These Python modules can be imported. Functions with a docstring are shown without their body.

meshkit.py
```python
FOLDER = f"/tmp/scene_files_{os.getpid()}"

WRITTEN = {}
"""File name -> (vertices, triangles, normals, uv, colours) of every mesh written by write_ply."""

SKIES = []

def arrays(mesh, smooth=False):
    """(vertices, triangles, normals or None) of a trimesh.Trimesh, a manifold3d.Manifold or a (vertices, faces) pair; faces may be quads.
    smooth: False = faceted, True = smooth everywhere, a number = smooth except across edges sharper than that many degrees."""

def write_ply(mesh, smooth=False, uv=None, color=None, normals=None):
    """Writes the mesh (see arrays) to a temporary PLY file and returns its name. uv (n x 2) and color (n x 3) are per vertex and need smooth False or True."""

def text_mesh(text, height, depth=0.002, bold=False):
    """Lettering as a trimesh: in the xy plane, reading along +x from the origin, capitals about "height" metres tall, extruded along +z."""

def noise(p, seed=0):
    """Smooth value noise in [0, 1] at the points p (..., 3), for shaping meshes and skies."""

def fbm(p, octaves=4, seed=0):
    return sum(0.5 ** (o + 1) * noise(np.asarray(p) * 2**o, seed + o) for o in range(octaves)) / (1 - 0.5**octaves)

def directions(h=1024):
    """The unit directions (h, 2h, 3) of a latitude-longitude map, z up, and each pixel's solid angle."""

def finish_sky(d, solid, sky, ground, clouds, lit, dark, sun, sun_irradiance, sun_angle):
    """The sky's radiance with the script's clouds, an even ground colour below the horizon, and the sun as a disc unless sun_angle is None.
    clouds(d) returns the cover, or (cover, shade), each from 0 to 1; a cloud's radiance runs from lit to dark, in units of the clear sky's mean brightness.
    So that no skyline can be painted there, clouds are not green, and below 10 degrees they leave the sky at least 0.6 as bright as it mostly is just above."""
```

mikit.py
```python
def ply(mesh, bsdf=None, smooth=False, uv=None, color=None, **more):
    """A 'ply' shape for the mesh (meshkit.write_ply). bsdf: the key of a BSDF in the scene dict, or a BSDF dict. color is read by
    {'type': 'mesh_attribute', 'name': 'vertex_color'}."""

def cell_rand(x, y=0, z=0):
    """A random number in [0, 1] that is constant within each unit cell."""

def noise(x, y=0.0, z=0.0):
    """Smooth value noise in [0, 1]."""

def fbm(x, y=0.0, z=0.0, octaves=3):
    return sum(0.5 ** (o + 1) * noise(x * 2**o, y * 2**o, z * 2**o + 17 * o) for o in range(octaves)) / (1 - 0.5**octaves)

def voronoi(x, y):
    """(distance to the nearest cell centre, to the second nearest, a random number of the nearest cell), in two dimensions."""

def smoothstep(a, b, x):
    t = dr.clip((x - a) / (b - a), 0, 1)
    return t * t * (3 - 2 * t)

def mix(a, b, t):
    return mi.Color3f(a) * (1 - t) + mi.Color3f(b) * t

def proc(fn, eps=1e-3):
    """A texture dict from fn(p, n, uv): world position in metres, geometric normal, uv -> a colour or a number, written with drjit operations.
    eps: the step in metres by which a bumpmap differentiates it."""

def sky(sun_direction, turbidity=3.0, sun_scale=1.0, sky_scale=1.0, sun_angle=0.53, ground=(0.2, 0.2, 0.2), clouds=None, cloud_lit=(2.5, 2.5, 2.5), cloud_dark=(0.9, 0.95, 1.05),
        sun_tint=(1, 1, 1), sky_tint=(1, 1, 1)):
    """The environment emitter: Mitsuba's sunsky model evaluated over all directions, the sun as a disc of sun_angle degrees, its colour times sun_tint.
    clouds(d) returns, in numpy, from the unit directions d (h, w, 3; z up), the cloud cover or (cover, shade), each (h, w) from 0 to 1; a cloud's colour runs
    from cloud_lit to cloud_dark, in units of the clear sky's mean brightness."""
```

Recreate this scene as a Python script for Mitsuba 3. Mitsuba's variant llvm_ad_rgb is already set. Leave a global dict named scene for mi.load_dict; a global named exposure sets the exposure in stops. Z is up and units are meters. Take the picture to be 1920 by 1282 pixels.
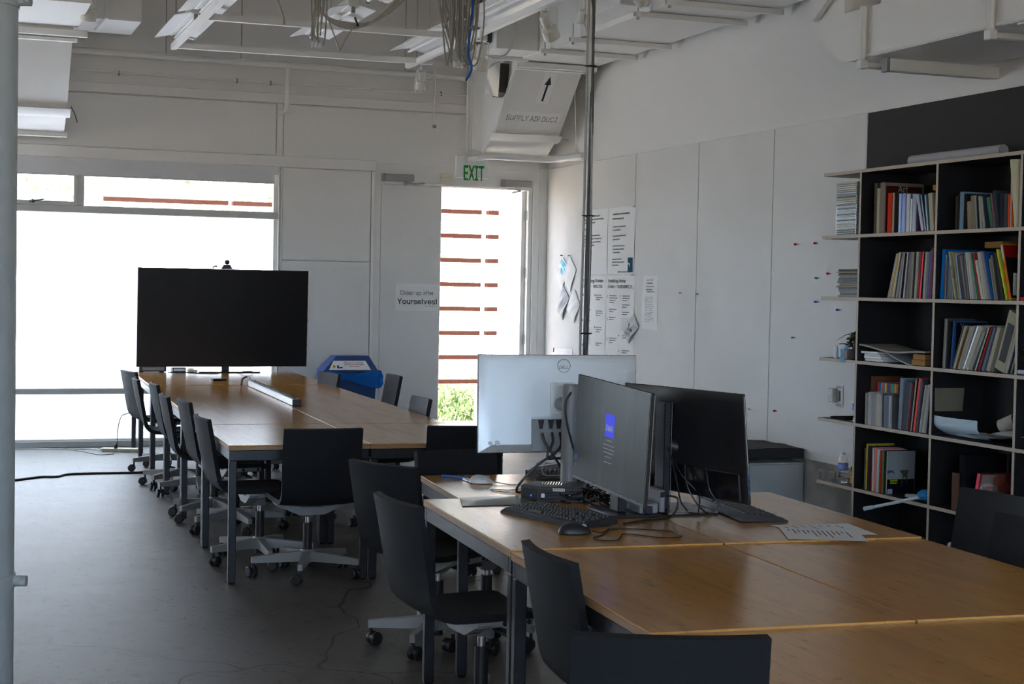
import math, random
import numpy as np, trimesh, manifold3d
import drjit as dr
import mitsuba as mi
import mikit, meshkit
from mikit import noise, fbm, voronoi, smoothstep, mix, cell_rand

T = mi.ScalarTransform4f
scene, labels = {}, {}
RNG = random.Random(7)
PI = math.pi

# ------------------------------------------------------------------ camera, sky, exposure
EYE = np.array([0.0, 0.0, 1.5868])
FPX = 2925.8                                   # focal length in pixels of a 1920 x 1282 frame
YAW, PITCH, ROLL = 0.353, -0.0345, -0.0188


def axes():
    f = np.array([math.sin(YAW) * math.cos(PITCH), math.cos(YAW) * math.cos(PITCH), math.sin(PITCH)])
    r = np.array([math.cos(YAW), -math.sin(YAW), 0.0])
    d = np.cross(f, r)
    return math.cos(ROLL) * r + math.sin(ROLL) * d, -math.sin(ROLL) * r + math.cos(ROLL) * d, f


RIGHT, DOWN, FWD = axes()
scene['camera'] = {'type': 'perspective', 'fov': math.degrees(2 * math.atan(960 / FPX)), 'fov_axis': 'x', 'near_clip': 0.05, 'far_clip': 400.0,
                   'to_world': T().look_at(origin=EYE.tolist(), target=(EYE + FWD).tolist(), up=(-DOWN).tolist())}


def cloud_cover(d):
    n = meshkit.fbm(np.stack([d[..., 0] * 3, d[..., 1] * 3, d[..., 2] * 6], -1), 4, 3)
    c = np.clip((n - 0.40) / 0.25, 0, 1)
    return c * 0.85, c * 0.25


SKY, SUN = 25.0, 25.0
scene['sky'] = mikit.sky((-0.30, 0.25, 0.92), turbidity=3.0, sun_scale=SUN, sky_scale=SKY, ground=(0.25, 0.24, 0.22), clouds=cloud_cover,
                         cloud_lit=(2.2, 2.2, 2.2), cloud_dark=(1.2, 1.25, 1.35))
exposure = 0.5
PANE = (2.9, 3.3, 3.85)                       # the back-lit frosted window panes
PANE_LOW = (1.0, 1.2, 1.4)


# ------------------------------------------------------------------ names, parts, shapes
def numbered(name):
    if name not in USED:
        USED.add(name)
        return name
    i = 1
    while f'{name}_{i:03d}' in USED:
        i += 1
    USED.add(f'{name}_{i:03d}')
    return f'{name}_{i:03d}'


USED = set()


def put(key, mesh, mat, smooth=30, m=None, **more):
    d = mesh if isinstance(mesh, dict) else mikit.ply(mesh, mat, smooth=smooth, **more)
    if m is not None:
        d = {**d, 'to_world': T(np.asarray(m, float))}
    scene[key] = d
    return key


def say(key, label=None, cat=None, group=None, kind=None):
    e = {k: v for k, v in (('label', label), ('category', cat), ('group', group), ('kind', kind)) if v}
    if e:
        labels[key] = e
    return key


def thing(name, label, cat, group=None):
    """A thing without an entry of its own: its parts follow."""
    return say(numbered(name), label, cat, group)


def solo(name, label, cat, mesh, mat, group=None, smooth=30, m=None, kind=None, **more):
    k = numbered(name)
    put(k, mesh, mat, smooth, m, **more)
    return say(k, label, cat, group, kind)


def part(parent, name, mesh, mat, smooth=30, m=None, label=None, kind=None, **more):
    k = numbered(parent + '__' + name)
    put(k, mesh, mat, smooth, m, **more)
    return say(k, label, kind=kind)


def struct(name, label, mesh, mat, cat=None, smooth=30, m=None, **more):
    k = numbered(name)
    put(k, mesh, mat, smooth, m, **more)
    return say(k, label, cat, kind='structure')


def structure(name, label, cat=None):
    return say(numbered(name), label, cat, kind='structure')


def cat(*ms):
    l = []
    for m in ms:
        l += list(m) if isinstance(m, (list, tuple)) else [m]
    return trimesh.util.concatenate(l)


def box(x0, x1, y0, y1, z0, z1):
    m = trimesh.creation.box((abs(x1 - x0), abs(y1 - y0), abs(z1 - z0)))
    m.apply_translation(((x0 + x1) / 2, (y0 + y1) / 2, (z0 + z1) / 2))
    return m


def hull(pts):
    return trimesh.convex.convex_hull(np.asarray(pts, float))


def cbox(x0, x1, y0, y1, z0, z1, c=0.003):
    """A box with chamfered edges."""
    s = np.array([[x0, x1], [y0, y1], [z0, z1]], float)
    c = min(c, *(0.45 * abs(s[:, 1] - s[:, 0])))
    pts = []
    for i in (0, 1):
        for j in (0, 1):
            for k in (0, 1):
                p = np.array([s[0, i], s[1, j], s[2, k]])
                q = p + c * np.array([1 - 2 * i, 1 - 2 * j, 1 - 2 * k])
                for a in range(3):
                    v = q.copy()
                    v[a] = p[a]
                    pts.append(v)
    return hull(pts)


def xf(mesh, loc=(0, 0, 0), rz=0.0, ry=0.0, rx=0.0):
    m = mesh.copy()
    m.apply_transform(mat4(loc, rz, ry, rx))
    return m


def mat4(loc=(0, 0, 0), rz=0.0, ry=0.0, rx=0.0):
    a = trimesh.transformations.euler_matrix(rx, ry, rz, 'sxyz')
    a[:3, 3] = loc
    return a


def frame(o, u, v):
    """A matrix that lays the xy plane at o with x along u, y along v."""
    u, v = np.asarray(u, float), np.asarray(v, float)
    u = u / np.linalg.norm(u)
    v = v - u * (u @ v)
    v = v / np.linalg.norm(v)
    a = np.eye(4)
    a[:3, 0], a[:3, 1], a[:3, 2], a[:3, 3] = u, v, np.cross(u, v), o
    return a


def laid(mesh, o, u, v):
    m = mesh.copy()
    m.apply_transform(frame(o, u, v))
    return m


def cyl(p0, p1, r, n=16, r2=None):
    return tube([p0, p1], [r, r if r2 is None else r2], n)


def tube(path, r, n=8):
    p = np.asarray(path, float)
    r = np.broadcast_to(np.asarray(r, float), (len(p),))
    t = np.gradient(p, axis=0)
    t /= np.linalg.norm(t, axis=1, keepdims=True) + 1e-12
    a = np.cross(t[0], [0, 0, 1.0] if abs(t[0][2]) < 0.9 else [1.0, 0, 0])
    a /= np.linalg.norm(a)
    rings = []
    ang = np.arange(n) * 2 * PI / n
    for i in range(len(p)):
        a = a - t[i] * (a @ t[i])
        a /= np.linalg.norm(a) + 1e-12
        b = np.cross(t[i], a)
        rings.append(p[i] + r[i] * (np.cos(ang)[:, None] * a + np.sin(ang)[:, None] * b))
    v = np.vstack(rings + [p[:1], p[-1:]])
    f = []
    for i in range(len(p) - 1):
        for j in range(n):
            k = (j + 1) % n
            f += [[i * n + j, i * n + k, (i + 1) * n + k], [i * n + j, (i + 1) * n + k, (i + 1) * n + j]]
    c0, c1, e = len(v) - 2, len(v) - 1, (len(p) - 1) * n
    for j in range(n):
        k = (j + 1) % n
        f += [[c0, k, j], [c1, e + j, e + k]]
    return trimesh.Trimesh(v, f, process=False)


def spline(pts, n=8):
    """Catmull-Rom through the points."""
    p = np.asarray(pts, float)
    p = np.vstack([2 * p[0] - p[1], p, 2 * p[-1] - p[-2]])
    out = []
    for i in range(1, len(p) - 2):
        for t in np.arange(n) / n:
            out.append(0.5 * (2 * p[i] + (p[i + 1] - p[i - 1]) * t + (2 * p[i - 1] - 5 * p[i] + 4 * p[i + 1] - p[i + 2]) * t * t
                              + (3 * p[i] - p[i - 1] - 3 * p[i + 1] + p[i + 2]) * t ** 3))
    out.append(p[-2])
    return np.array(out)


def cord(pts, r, n=6, k=8):
    return tube(spline(pts, k), r, n)


def lathe(profile, n=24):
    """A solid of revolution about z from (radius, z) pairs."""
    pr = np.asarray(profile, float)
    return trimesh.creation.revolve(pr, sections=n)


def prism(poly, h):
    """A 2-D outline (list of points) extruded along +z by h."""
    from shapely.geometry import Polygon
    return trimesh.creation.extrude_polygon(Polygon(poly), h, engine='earcut')


def along_x(poly_yz, x0, x1):
    """An outline in (y, z), extruded from x0 to x1."""
    m = prism(poly_yz, x1 - x0)
    a = np.eye(4)
    a[:3, 0], a[:3, 1], a[:3, 2], a[:3, 3] = (0, 1, 0), (0, 0, 1), (1, 0, 0), (x0, 0, 0)
    m.apply_transform(a)
    return m


def grid(fn, nu, nv):
    """A sheet: fn(u, v) for u, v in [0, 1]."""
    u, v = np.meshgrid(np.linspace(0, 1, nu), np.linspace(0, 1, nv), indexing='ij')
    p = np.array([[fn(a, b) for b in v[0]] for a in u[:, 0]], float).reshape(-1, 3)
    i, j = np.meshgrid(np.arange(nu - 1), np.arange(nv - 1), indexing='ij')
    q = np.stack([i * nv + j, (i + 1) * nv + j, (i + 1) * nv + j + 1, i * nv + j + 1], -1).reshape(-1, 4)
    return trimesh.Trimesh(p, np.vstack([q[:, [0, 1, 2]], q[:, [0, 2, 3]]]), process=False)


def slab(fn, nu, nv, t):
    """A sheet with thickness t below it (along its normals)."""
    s = grid(fn, nu, nv)
    n = s.vertex_normals
    b = s.vertices - n * t
    N = len(b)
    f = [s.faces, s.faces[:, ::-1] + N]
    rim = [i * nv for i in range(nu)] + [(nu - 1) * nv + j for j in range(1, nv)] + [i * nv + nv - 1 for i in range(nu - 2, -1, -1)] + [j for j in range(nv - 2, 0, -1)]
    for a, c in zip(rim, rim[1:] + rim[:1]):
        f.append(np.array([[a, c + N, c], [a, a + N, c + N]])[:, ::-1])
    m = trimesh.Trimesh(np.vstack([s.vertices, b]), np.vstack(f), process=False)
    m.fix_normals()
    return m


def text(s, h, depth=0.001, bold=False):
    return meshkit.text_mesh(s, h, depth, bold)


def centred(m):
    b = m.bounds.mean(0)
    m = m.copy()
    m.apply_translation((-b[0], -b[1], 0))
    return m


def on(px, py, axis, value):
    """The point of the plane axis = value (0 x, 1 y, 2 z) that the photograph shows at a pixel: for measuring things on walls, floor and tables."""
    d = RIGHT * (px - 960) + DOWN * (py - 641) + FWD * FPX
    return EYE + d * ((value - EYE[axis]) / d[axis])


# ------------------------------------------------------------------ materials
def rgb(*c):
    return {'type': 'rgb', 'value': list(c if len(c) > 1 else c * 3)}


def mat(name, d, two=True):
    scene['mat_' + name] = {'type': 'twosided', 'b': d} if two else d
    return 'mat_' + name


def prin(name, col, rough=0.5, metal=0.0, spec=0.5, **kw):
    return mat(name, {'type': 'principled', 'base_color': col if isinstance(col, dict) else rgb(*col), 'roughness': rough, 'metallic': metal, 'specular': spec, **kw})


def matte(name, col):
    return mat(name, {'type': 'diffuse', 'reflectance': col if isinstance(col, dict) else rgb(*col)})


_cols = {}


def paint(r, g, b, gloss=False):
    """A plain coloured material, shared by equal colours."""
    k = (round(r, 3), round(g, 3), round(b, 3), gloss)
    if k not in _cols:
        n = f'paint_{len(_cols)}'
        _cols[k] = prin(n, (r, g, b), 0.28, 0, 0.5) if gloss else matte(n, (r, g, b))
    return _cols[k]


def srgb(r, g, b, gloss=False, k=1.0):
    f = lambda c: ((c / 255 + 0.055) / 1.055) ** 2.4 if c > 10 else c / 255 / 12.92
    return paint(*(min(0.95, k * f(c)) for c in (r, g, b)), gloss)


def tabletop_colour(p, n, uv):
    along, across = p.y, p.x
    g = fbm(along * 3.0, across * 42.0, p.z * 3, 4)
    streak = smoothstep(0.55, 0.8, fbm(along * 1.3 + 7, across * 16.0, 3.0, 3))
    fleck = smoothstep(0.86, 0.90, noise(along * 14, across * 120.0, 9.0))
    c = mix(mi.Color3f(0.56, 0.265, 0.062), mi.Color3f(0.66, 0.335, 0.092), g)
    c = mix(c, mi.Color3f(0.44, 0.215, 0.07), streak * 0.35)
    return mix(c, mi.Color3f(0.22, 0.11, 0.05), fleck * 0.35)


def concrete_colour(p, n, uv):
    a = fbm(p.x * 0.7, p.y * 0.7, 1.0, 4)
    b = fbm(p.x * 5, p.y * 5, 2.0, 4)
    c = mix(mi.Color3f(0.085, 0.082, 0.076), mi.Color3f(0.165, 0.16, 0.15), a * 0.65 + b * 0.35)
    spot = smoothstep(0.80, 0.86, noise(p.x * 38, p.y * 38, 5.0))
    f1, f2, w = voronoi(p.x * 0.55 + 0.10 * noise(p.x * 6, p.y * 6, 1.0), p.y * 0.55 + 0.10 * noise(p.x * 6, p.y * 6, 4.0))
    crack = smoothstep(0.010, 0.002, f2 - f1) * smoothstep(0.45, 0.6, noise(p.x * 0.8, p.y * 0.8, 8.0))
    c = mix(c, mi.Color3f(0.08, 0.075, 0.07), spot * 0.5)
    return mix(c, mi.Color3f(0.06, 0.055, 0.05), crack * 0.7)


def stained_colour(p, n, uv):
    a = fbm(p.y * 3, p.z * 4, p.x * 2, 4)
    return mix(mi.Color3f(0.30, 0.29, 0.27), mi.Color3f(0.52, 0.50, 0.46), smoothstep(0.3, 0.65, a))


def board_colour(p, n, uv):
    a = fbm(p.y * 2.2, p.z * 2.2, p.x, 3)
    return mix(mi.Color3f(0.66, 0.655, 0.63), mi.Color3f(0.74, 0.735, 0.715), a)


def screen_colour(p, n, uv):
    a = fbm(p.y * 26, p.z * 5, 1.0, 3)
    b = fbm(p.y * 6, p.z * 5, 3.0, 2)
    return mix(mi.Color3f(0.012, 0.017, 0.015), mi.Color3f(0.05, 0.062, 0.056), a * 0.5 + b * 0.5)


def fabric_colour(p, n, uv):
    g = noise(p.x * 900, p.y * 900, p.z * 900)
    return mix(mi.Color3f(0.011, 0.012, 0.0135), mi.Color3f(0.019, 0.0205, 0.0225), g)


WHITE = matte('white_paint', (0.74, 0.735, 0.715))
WHITE_METAL = prin('white_metal', (0.72, 0.72, 0.70), 0.38, 0, 0.5)
CEIL = matte('ceiling_paint', (0.55, 0.545, 0.52))
BOARD = matte('tack_board', mikit.proc(board_colour))
FLOOR = mat('polished_concrete', {'type': 'roughplastic', 'diffuse_reflectance': mikit.proc(concrete_colour), 'alpha': 0.30, 'int_ior': 1.5, 'nonlinear': False})
TOP = mat('varnished_birch', {'type': 'roughplastic', 'diffuse_reflectance': mikit.proc(tabletop_colour), 'alpha': 0.055, 'int_ior': 1.5, 'nonlinear': False})
EDGE = prin('plywood_edge', (0.40, 0.24, 0.12), 0.55)
PLY = prin('shelf_edge', (0.40, 0.335, 0.26), 0.6)
LAMINATE = prin('dark_laminate', (0.016, 0.016, 0.017), 0.42, 0, 0.4)
GREYBOARD = matte('grey_board', (0.055, 0.056, 0.058))
STAIN = matte('stained_concrete', mikit.proc(stained_colour))
BLACK_STEEL = prin('black_steel', (0.018, 0.02, 0.024), 0.33, 0, 0.6)
SHELL = prin('chair_shell', mikit.proc(fabric_colour), 0.6, 0, 0.18)
ALU = prin('grey_cast_aluminium', (0.30, 0.305, 0.30), 0.42, 0.35, 0.5)
CHROME = mat('chrome', {'type': 'roughconductor', 'material': 'Cr', 'alpha': 0.12})
STEEL = prin('brushed_steel', (0.45, 0.45, 0.45), 0.32, 0.9)
BLACK = prin('black_plastic', (0.014, 0.014, 0.015), 0.42, 0, 0.5)
BLACK_GLOSS = prin('glossy_black', (0.008, 0.008, 0.009), 0.12, 0, 0.5)
RUBBER = prin('black_rubber', (0.012, 0.012, 0.013), 0.65, 0, 0.3)
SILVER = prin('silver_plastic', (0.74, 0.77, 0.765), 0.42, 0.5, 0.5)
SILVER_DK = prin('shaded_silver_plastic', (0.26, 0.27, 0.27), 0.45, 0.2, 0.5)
GREY = prin('grey_plastic', (0.22, 0.225, 0.23), 0.45)
CREAM = prin('cream_plastic', (0.62, 0.58, 0.43), 0.45)
PAPER = matte('paper', (0.80, 0.80, 0.79))
PAPER2 = matte('soft_white_paper', (0.66, 0.67, 0.68))
INK = matte('printed_grey', (0.16, 0.17, 0.18))
INKBLACK = matte('printed_black', (0.03, 0.035, 0.04))
GREEN = matte('sign_green', (0.02, 0.24, 0.045))
TVGLASS = prin('tv_screen', (0.006, 0.006, 0.007), 0.22, 0, 0.5)
LCD = prin('lit_screen', mikit.proc(screen_colour), 0.30, 0, 0.08)
CABLE_GREY = prin('grey_cable', (0.30, 0.285, 0.25), 0.5)
CABLE_WHITE = prin('white_cable', (0.62, 0.61, 0.57), 0.5)
BIN_BLUE = prin('blue_bin_plastic', (0.012, 0.045, 0.17), 0.35)
BAG_BLUE = mat('blue_film', {'type': 'principledthin', 'base_color': rgb(0.02, 0.16, 0.55), 'roughness': 0.25, 'diff_trans': 0.7, 'spec_trans': 0.0}, two=False)
CLEAR = mat('window_glass', {'type': 'thindielectric', 'int_ior': 1.5}, two=False)
PET = mat('bottle_film', {'type': 'thindielectric', 'int_ior': 1.45}, two=False)
WATER = mat('water', {'type': 'dielectric', 'int_ior': 1.33}, two=False)
WALNUT = prin('red_brown_slat', (0.085, 0.028, 0.018), 0.6, 0, 0.2)
OUTWHITE = matte('outdoor_white', (0.80, 0.79, 0.77))
DECK = matte('pale_deck', (0.62, 0.61, 0.58))
# ------------------------------------------------------------------ the room
XR, YB, XL, YF, ZC = 6.0, 15.30, -5.0, -4.0, 4.6
struct('floor', 'grey polished concrete floor', box(XL - .2, XR + .25, YF - .2, YB + .3, -0.15, 0), FLOOR)
struct('ceiling', 'pale ceiling deck above the ducts', box(XL - .2, XR + .25, YF - .2, YB + .3, ZC, ZC + .15), CEIL)

# right wall: concrete base, white upper wall, pinboard panels, one dark grey panel
wr = structure('wall_right', 'white right wall with tall pinboard panels')
part(wr, 'upper_wall', box(XR + .02, XR + .25, YF, YB + .3, 0.0, ZC), WHITE)
seams = [14.28, 13.085, 11.825, 10.565, 9.30]
for a, b in zip(seams, seams[1:]):
    part(wr, 'panel', cbox(XR, XR + .0195, b + .006, a - .006, 0.372, 2.84, .003), BOARD)
part(wr, 'corner_panel', cbox(XR + .004, XR + .0195, 14.29, YB - .01, 0.10, 2.84, .003), BOARD)
part(wr, 'dark_panel', cbox(XR, XR + .0195, 5.2, 9.285, 0.03, 2.836, .003), GREYBOARD, label='dark grey panel behind the bookcase')
part(wr, 'panel_edge', cbox(XR - .004, XR + .0195, 9.288, 9.300, 0.372, 2.84, .002), WHITE)
struct('baseboard_right', 'stained concrete strip at the foot of the right wall', box(XR + .012, XR + .0198, 8.4, 14.28, 0.0, 0.37), STAIN)

# back wall
wb = structure('wall_back', 'white back wall with a window band and a door')
part(wb, 'upper_wall', box(XL, XR + .2, YB + .02, YB + .2, 2.842, ZC), WHITE)
part(wb, 'panel', cbox(-1.1, 3.117, YB, YB + .0195, 2.852, 3.352, .002), WHITE)
part(wb, 'panel', cbox(3.197, 5.905, YB, YB + .0195, 2.815, 3.352, .002), WHITE)
part(wb, 'post', cbox(3.129, 3.185, YB, YB + .0195, 2.842, 3.36, .002), WHITE)
part(wb, 'ledge', cbox(XL, 5.12, YB - .02, YB + .0195, 3.364, 3.455, .004), WHITE)
part(wb, 'side_strip', cbox(5.917, XR + .015, YB, YB + .2, 0, 2.842, .002), WHITE)
part(wb, 'door_head', box(4.13, 5.917, YB + .008, YB + .2, 2.63, 2.815), WHITE)
part(wb, 'pier', box(3.19, 4.13, YB + .03, YB + .2, 0, 2.842), WHITE)
part(wb, 'panel', cbox(3.192, 4.092, YB + .002, YB + .0295, 1.825, 2.735, .003), WHITE)
part(wb, 'panel', cbox(3.192, 4.092, YB + .002, YB + .0295, 0.01, 1.819, .003), WHITE)
part(wb, 'left_pier', box(XL, -3.2, YB, YB + .2, 0, 2.842), WHITE)
struct('trim_1', 'white header board over the window', cbox(-3.2, 4.13, YB - .035, YB + .0195, 2.737, 2.842, .004), WHITE)
# left wall and the wall behind the camera, with their window bands
wl = structure('wall_left', 'white left wall')
part(wl, 'sill_wall', box(XL - .2, XL, YF, YB, 0, 0.9), WHITE)
part(wl, 'upper_wall', box(XL - .2, XL, YF, YB, 2.6, ZC), WHITE)
for a, b in ((YF, 11.3), (14.7, YB)):
    part(wl, 'pier', box(XL - .2, XL, a, b, 0.9, 2.6), WHITE)
wf = structure('wall_front', 'white wall behind the viewer with a window band')
part(wf, 'sill_wall', box(XL - .2, XR + .25, YF - .2, YF, 0, 1.0), WHITE)
part(wf, 'upper_wall', box(XL - .2, XR + .25, YF - .2, YF, 3.5, ZC), WHITE)
for a, b in ((XL - .2, -4.2), (3.4, XR + .25)):
    part(wf, 'pier', box(a, b, YF - .2, YF, 1.0, 3.5), WHITE)
struct('window_3', 'window band behind the viewer', cat([box(x, x + .05, YF - .14, YF - .08, 1.0, 3.5) for x in (-4.2, -2.3, -.4, 1.5, 3.35)] + [box(-4.2, 3.4, YF - .14, YF - .08, z, z + .05) for z in (1.0, 3.45)]), paint(.5, .5, .5))

# the long window: steel frame, frosted lower panes, clear top lights, a roller blind
w1 = structure('window_1', 'long steel framed window with frosted lower panes', 'window')
GF = prin('window_frame_paint', (0.50, 0.51, 0.49), 0.5)
part(w1, 'sill', cbox(-3.2, 3.19, YB - .03, YB + .12, 0.0, 0.058, .004), GF)
part(w1, 'sill_bead', cbox(-3.2, 3.15, YB + .005, YB + .06, 0.058, 0.074, .003), OUTWHITE)
part(w1, 'rail', cbox(-3.2, 3.15, YB + .005, YB + .08, 0.502, 0.558, .004), GF)
part(w1, 'transom', cbox(-3.2, 3.15, YB + .0, YB + .08, 2.221, 2.290, .004), GF)
part(w1, 'mullion', cbox(1.235, 1.295, YB + .0, YB + .08, 2.290, 2.60, .003), GF)
part(w1, 'mullion', cbox(-1.2, -1.14, YB + .0, YB + .08, 0.0, 2.60, .003), GF)
part(w1, 'head', box(-3.2, 3.19, YB + .04, YB + .12, 2.66, 2.75), GF)
part(w1, 'jamb', cbox(3.108, 3.150, YB + .02, YB + .10, 0.058, 2.66, .003), OUTWHITE)
part(w1, 'jamb', cbox(3.150, 3.168, YB - .012, YB + .12, 0.058, 2.735, .003), GF)
part(w1, 'jamb', cbox(3.172, 3.1915, YB + .0, YB + .12, 0.0, 2.737, .003), WHITE)
s = part(w1, 'sash', cat(cbox(-1.14, 1.235, YB - .012, YB + .03, 2.290, 2.326, .003), cbox(1.200, 1.235, YB - .012, YB + .03, 2.326, 2.60, .003)), GF)
part(w1, 'latch', cat(tube([(.80, YB - .02, 2.315), (.83, YB - .05, 2.325), (.83, YB - .05, 2.30)], .012, 8), tube([(.83, YB - .05, 2.315), (.87, YB - .055, 2.325), (.93, YB - .05, 2.335)], [.01, .008, .005], 8)), BLACK_STEEL, label='dark window latch')
for a, b in ((-3.2, -1.2), (-1.14, 3.108)):
    part(w1, 'frosted_pane', box(a, b, YB + .045, YB + .051, 0.556, 2.223), paint(.8, .8, .8), emitter={'type': 'area', 'radiance': rgb(*PANE)})
    part(w1, 'frosted_pane', box(a, b, YB + .045, YB + .051, 0.072, 0.504), paint(.8, .8, .8), emitter={'type': 'area', 'radiance': rgb(*PANE_LOW)})
for a, b in ((-1.14, 1.235), (1.295, 3.108)):
    part(w1, 'clear_pane', box(a, b, YB + .048, YB + .050, 2.290, 2.66), CLEAR)
rb = solo('roller_blind', 'grey white roller blind pulled just below the header of the long window', 'blind', cbox(-3.0, 3.105, YB - .026, YB - .0225, 2.578, 2.736, .001), prin('blind_cloth', (0.60, 0.61, 0.63), 0.8))
part(rb, 'hem_bar', cbox(-3.0, 3.105, YB - .030, YB - .019, 2.568, 2.580, .003), GF)

# double door: closed left leaf, right leaf swung out
tr = structure('trim_2', 'white door frame')
part(tr, 'jamb', cbox(4.10, 4.128, YB - .005, YB + .03, 0, 2.735, .003), OUTWHITE)
part(tr, 'jamb', cbox(4.130, 4.200, YB + .006, YB + .16, 0, 2.70, .003), WHITE)
part(tr, 'jamb', cbox(5.800, 5.842, YB + .02, YB + .16, 0, 2.64, .003), WHITE)
part(tr, 'jamb', cbox(5.845, 5.917, YB + .000, YB + .16, 0, 2.70, .003), WHITE)
part(tr, 'stop', cbox(4.20, 5.80, YB + .02, YB + .10, 2.610, 2.640, .003), WHITE)
struct('door_1', 'closed white door leaf beside the open one', cbox(4.204, 4.842, YB + .012, YB + .058, 0.01, 2.612, .003), prin('door_paint', (0.68, 0.675, 0.655), 0.5), 'door')
d2 = struct('door_2', 'white door leaf swung out into the sunlight', cbox(5.752, 5.797, YB + .09, YB + .80, 0.01, 2.605, .003), OUTWHITE, 'door')
for z in (0.3, 1.0, 1.7, 2.3):
    part(d2, 'hinge', cbox(5.79, 5.80, YB + .05, YB + .10, z, z + .10, .002), STEEL)
struct('window_2', 'window band of the left wall', cat([box(XL - .14, XL - .08, a, a + .05, .9, 2.6) for a in (11.3, 13.0, 14.65)] + [box(XL - .14, XL - .08, 11.3, 14.7, .9, .95), box(XL - .14, XL - .08, 11.3, 14.7, 2.55, 2.6)]), GF)

# ------------------------------------------------------------------ outside: deck, sun slats, railing, trees
struct('deck', 'sunlit pale balcony deck outside the door', cbox(-5.5, 12.0, YB + .2, YB + 2.35, -0.15, -0.005, .01), DECK)
struct('eave', 'roof edge over the balcony', box(-5.5, 12.0, YB + .2, YB + 1.05, 3.95, 4.15), OUTWHITE)
SL = YB + 1.30
lz = [2.42 - .2715 * k for k in range(8)]
sg = thing('sun_louver', 'red brown horizontal sun slats on white posts outside the window and door', 'louver')
for z in lz:
    for a, b in ((-4.0, 2.88), (2.93, 5.72), (5.80, 6.55)):
        part(sg, 'slat', cbox(a, b, SL - .02, SL + .07, z - .012, z + .032, .003), WALNUT)
for x in (-1.4, 2.905, 5.76, 6.58):
    part(sg, 'post', cbox(x - .038, x + .038, SL + .075, SL + .15, -0.005, 3.4, .004), OUTWHITE, label='white post')
rl = thing('railing', 'white balcony railing of horizontal bars beyond the slats', 'railing')
RY = YB + 2.2
for z in (0.58, 0.69, 0.80, 0.91, 1.02):
    part(rl, 'bar', cyl((-4, RY, z), (11, RY, z), .009, 8), OUTWHITE)
part(rl, 'top_bar', cbox(-4, 11, RY - .025, RY + .025, 1.14, 1.165, .004), OUTWHITE)
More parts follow.
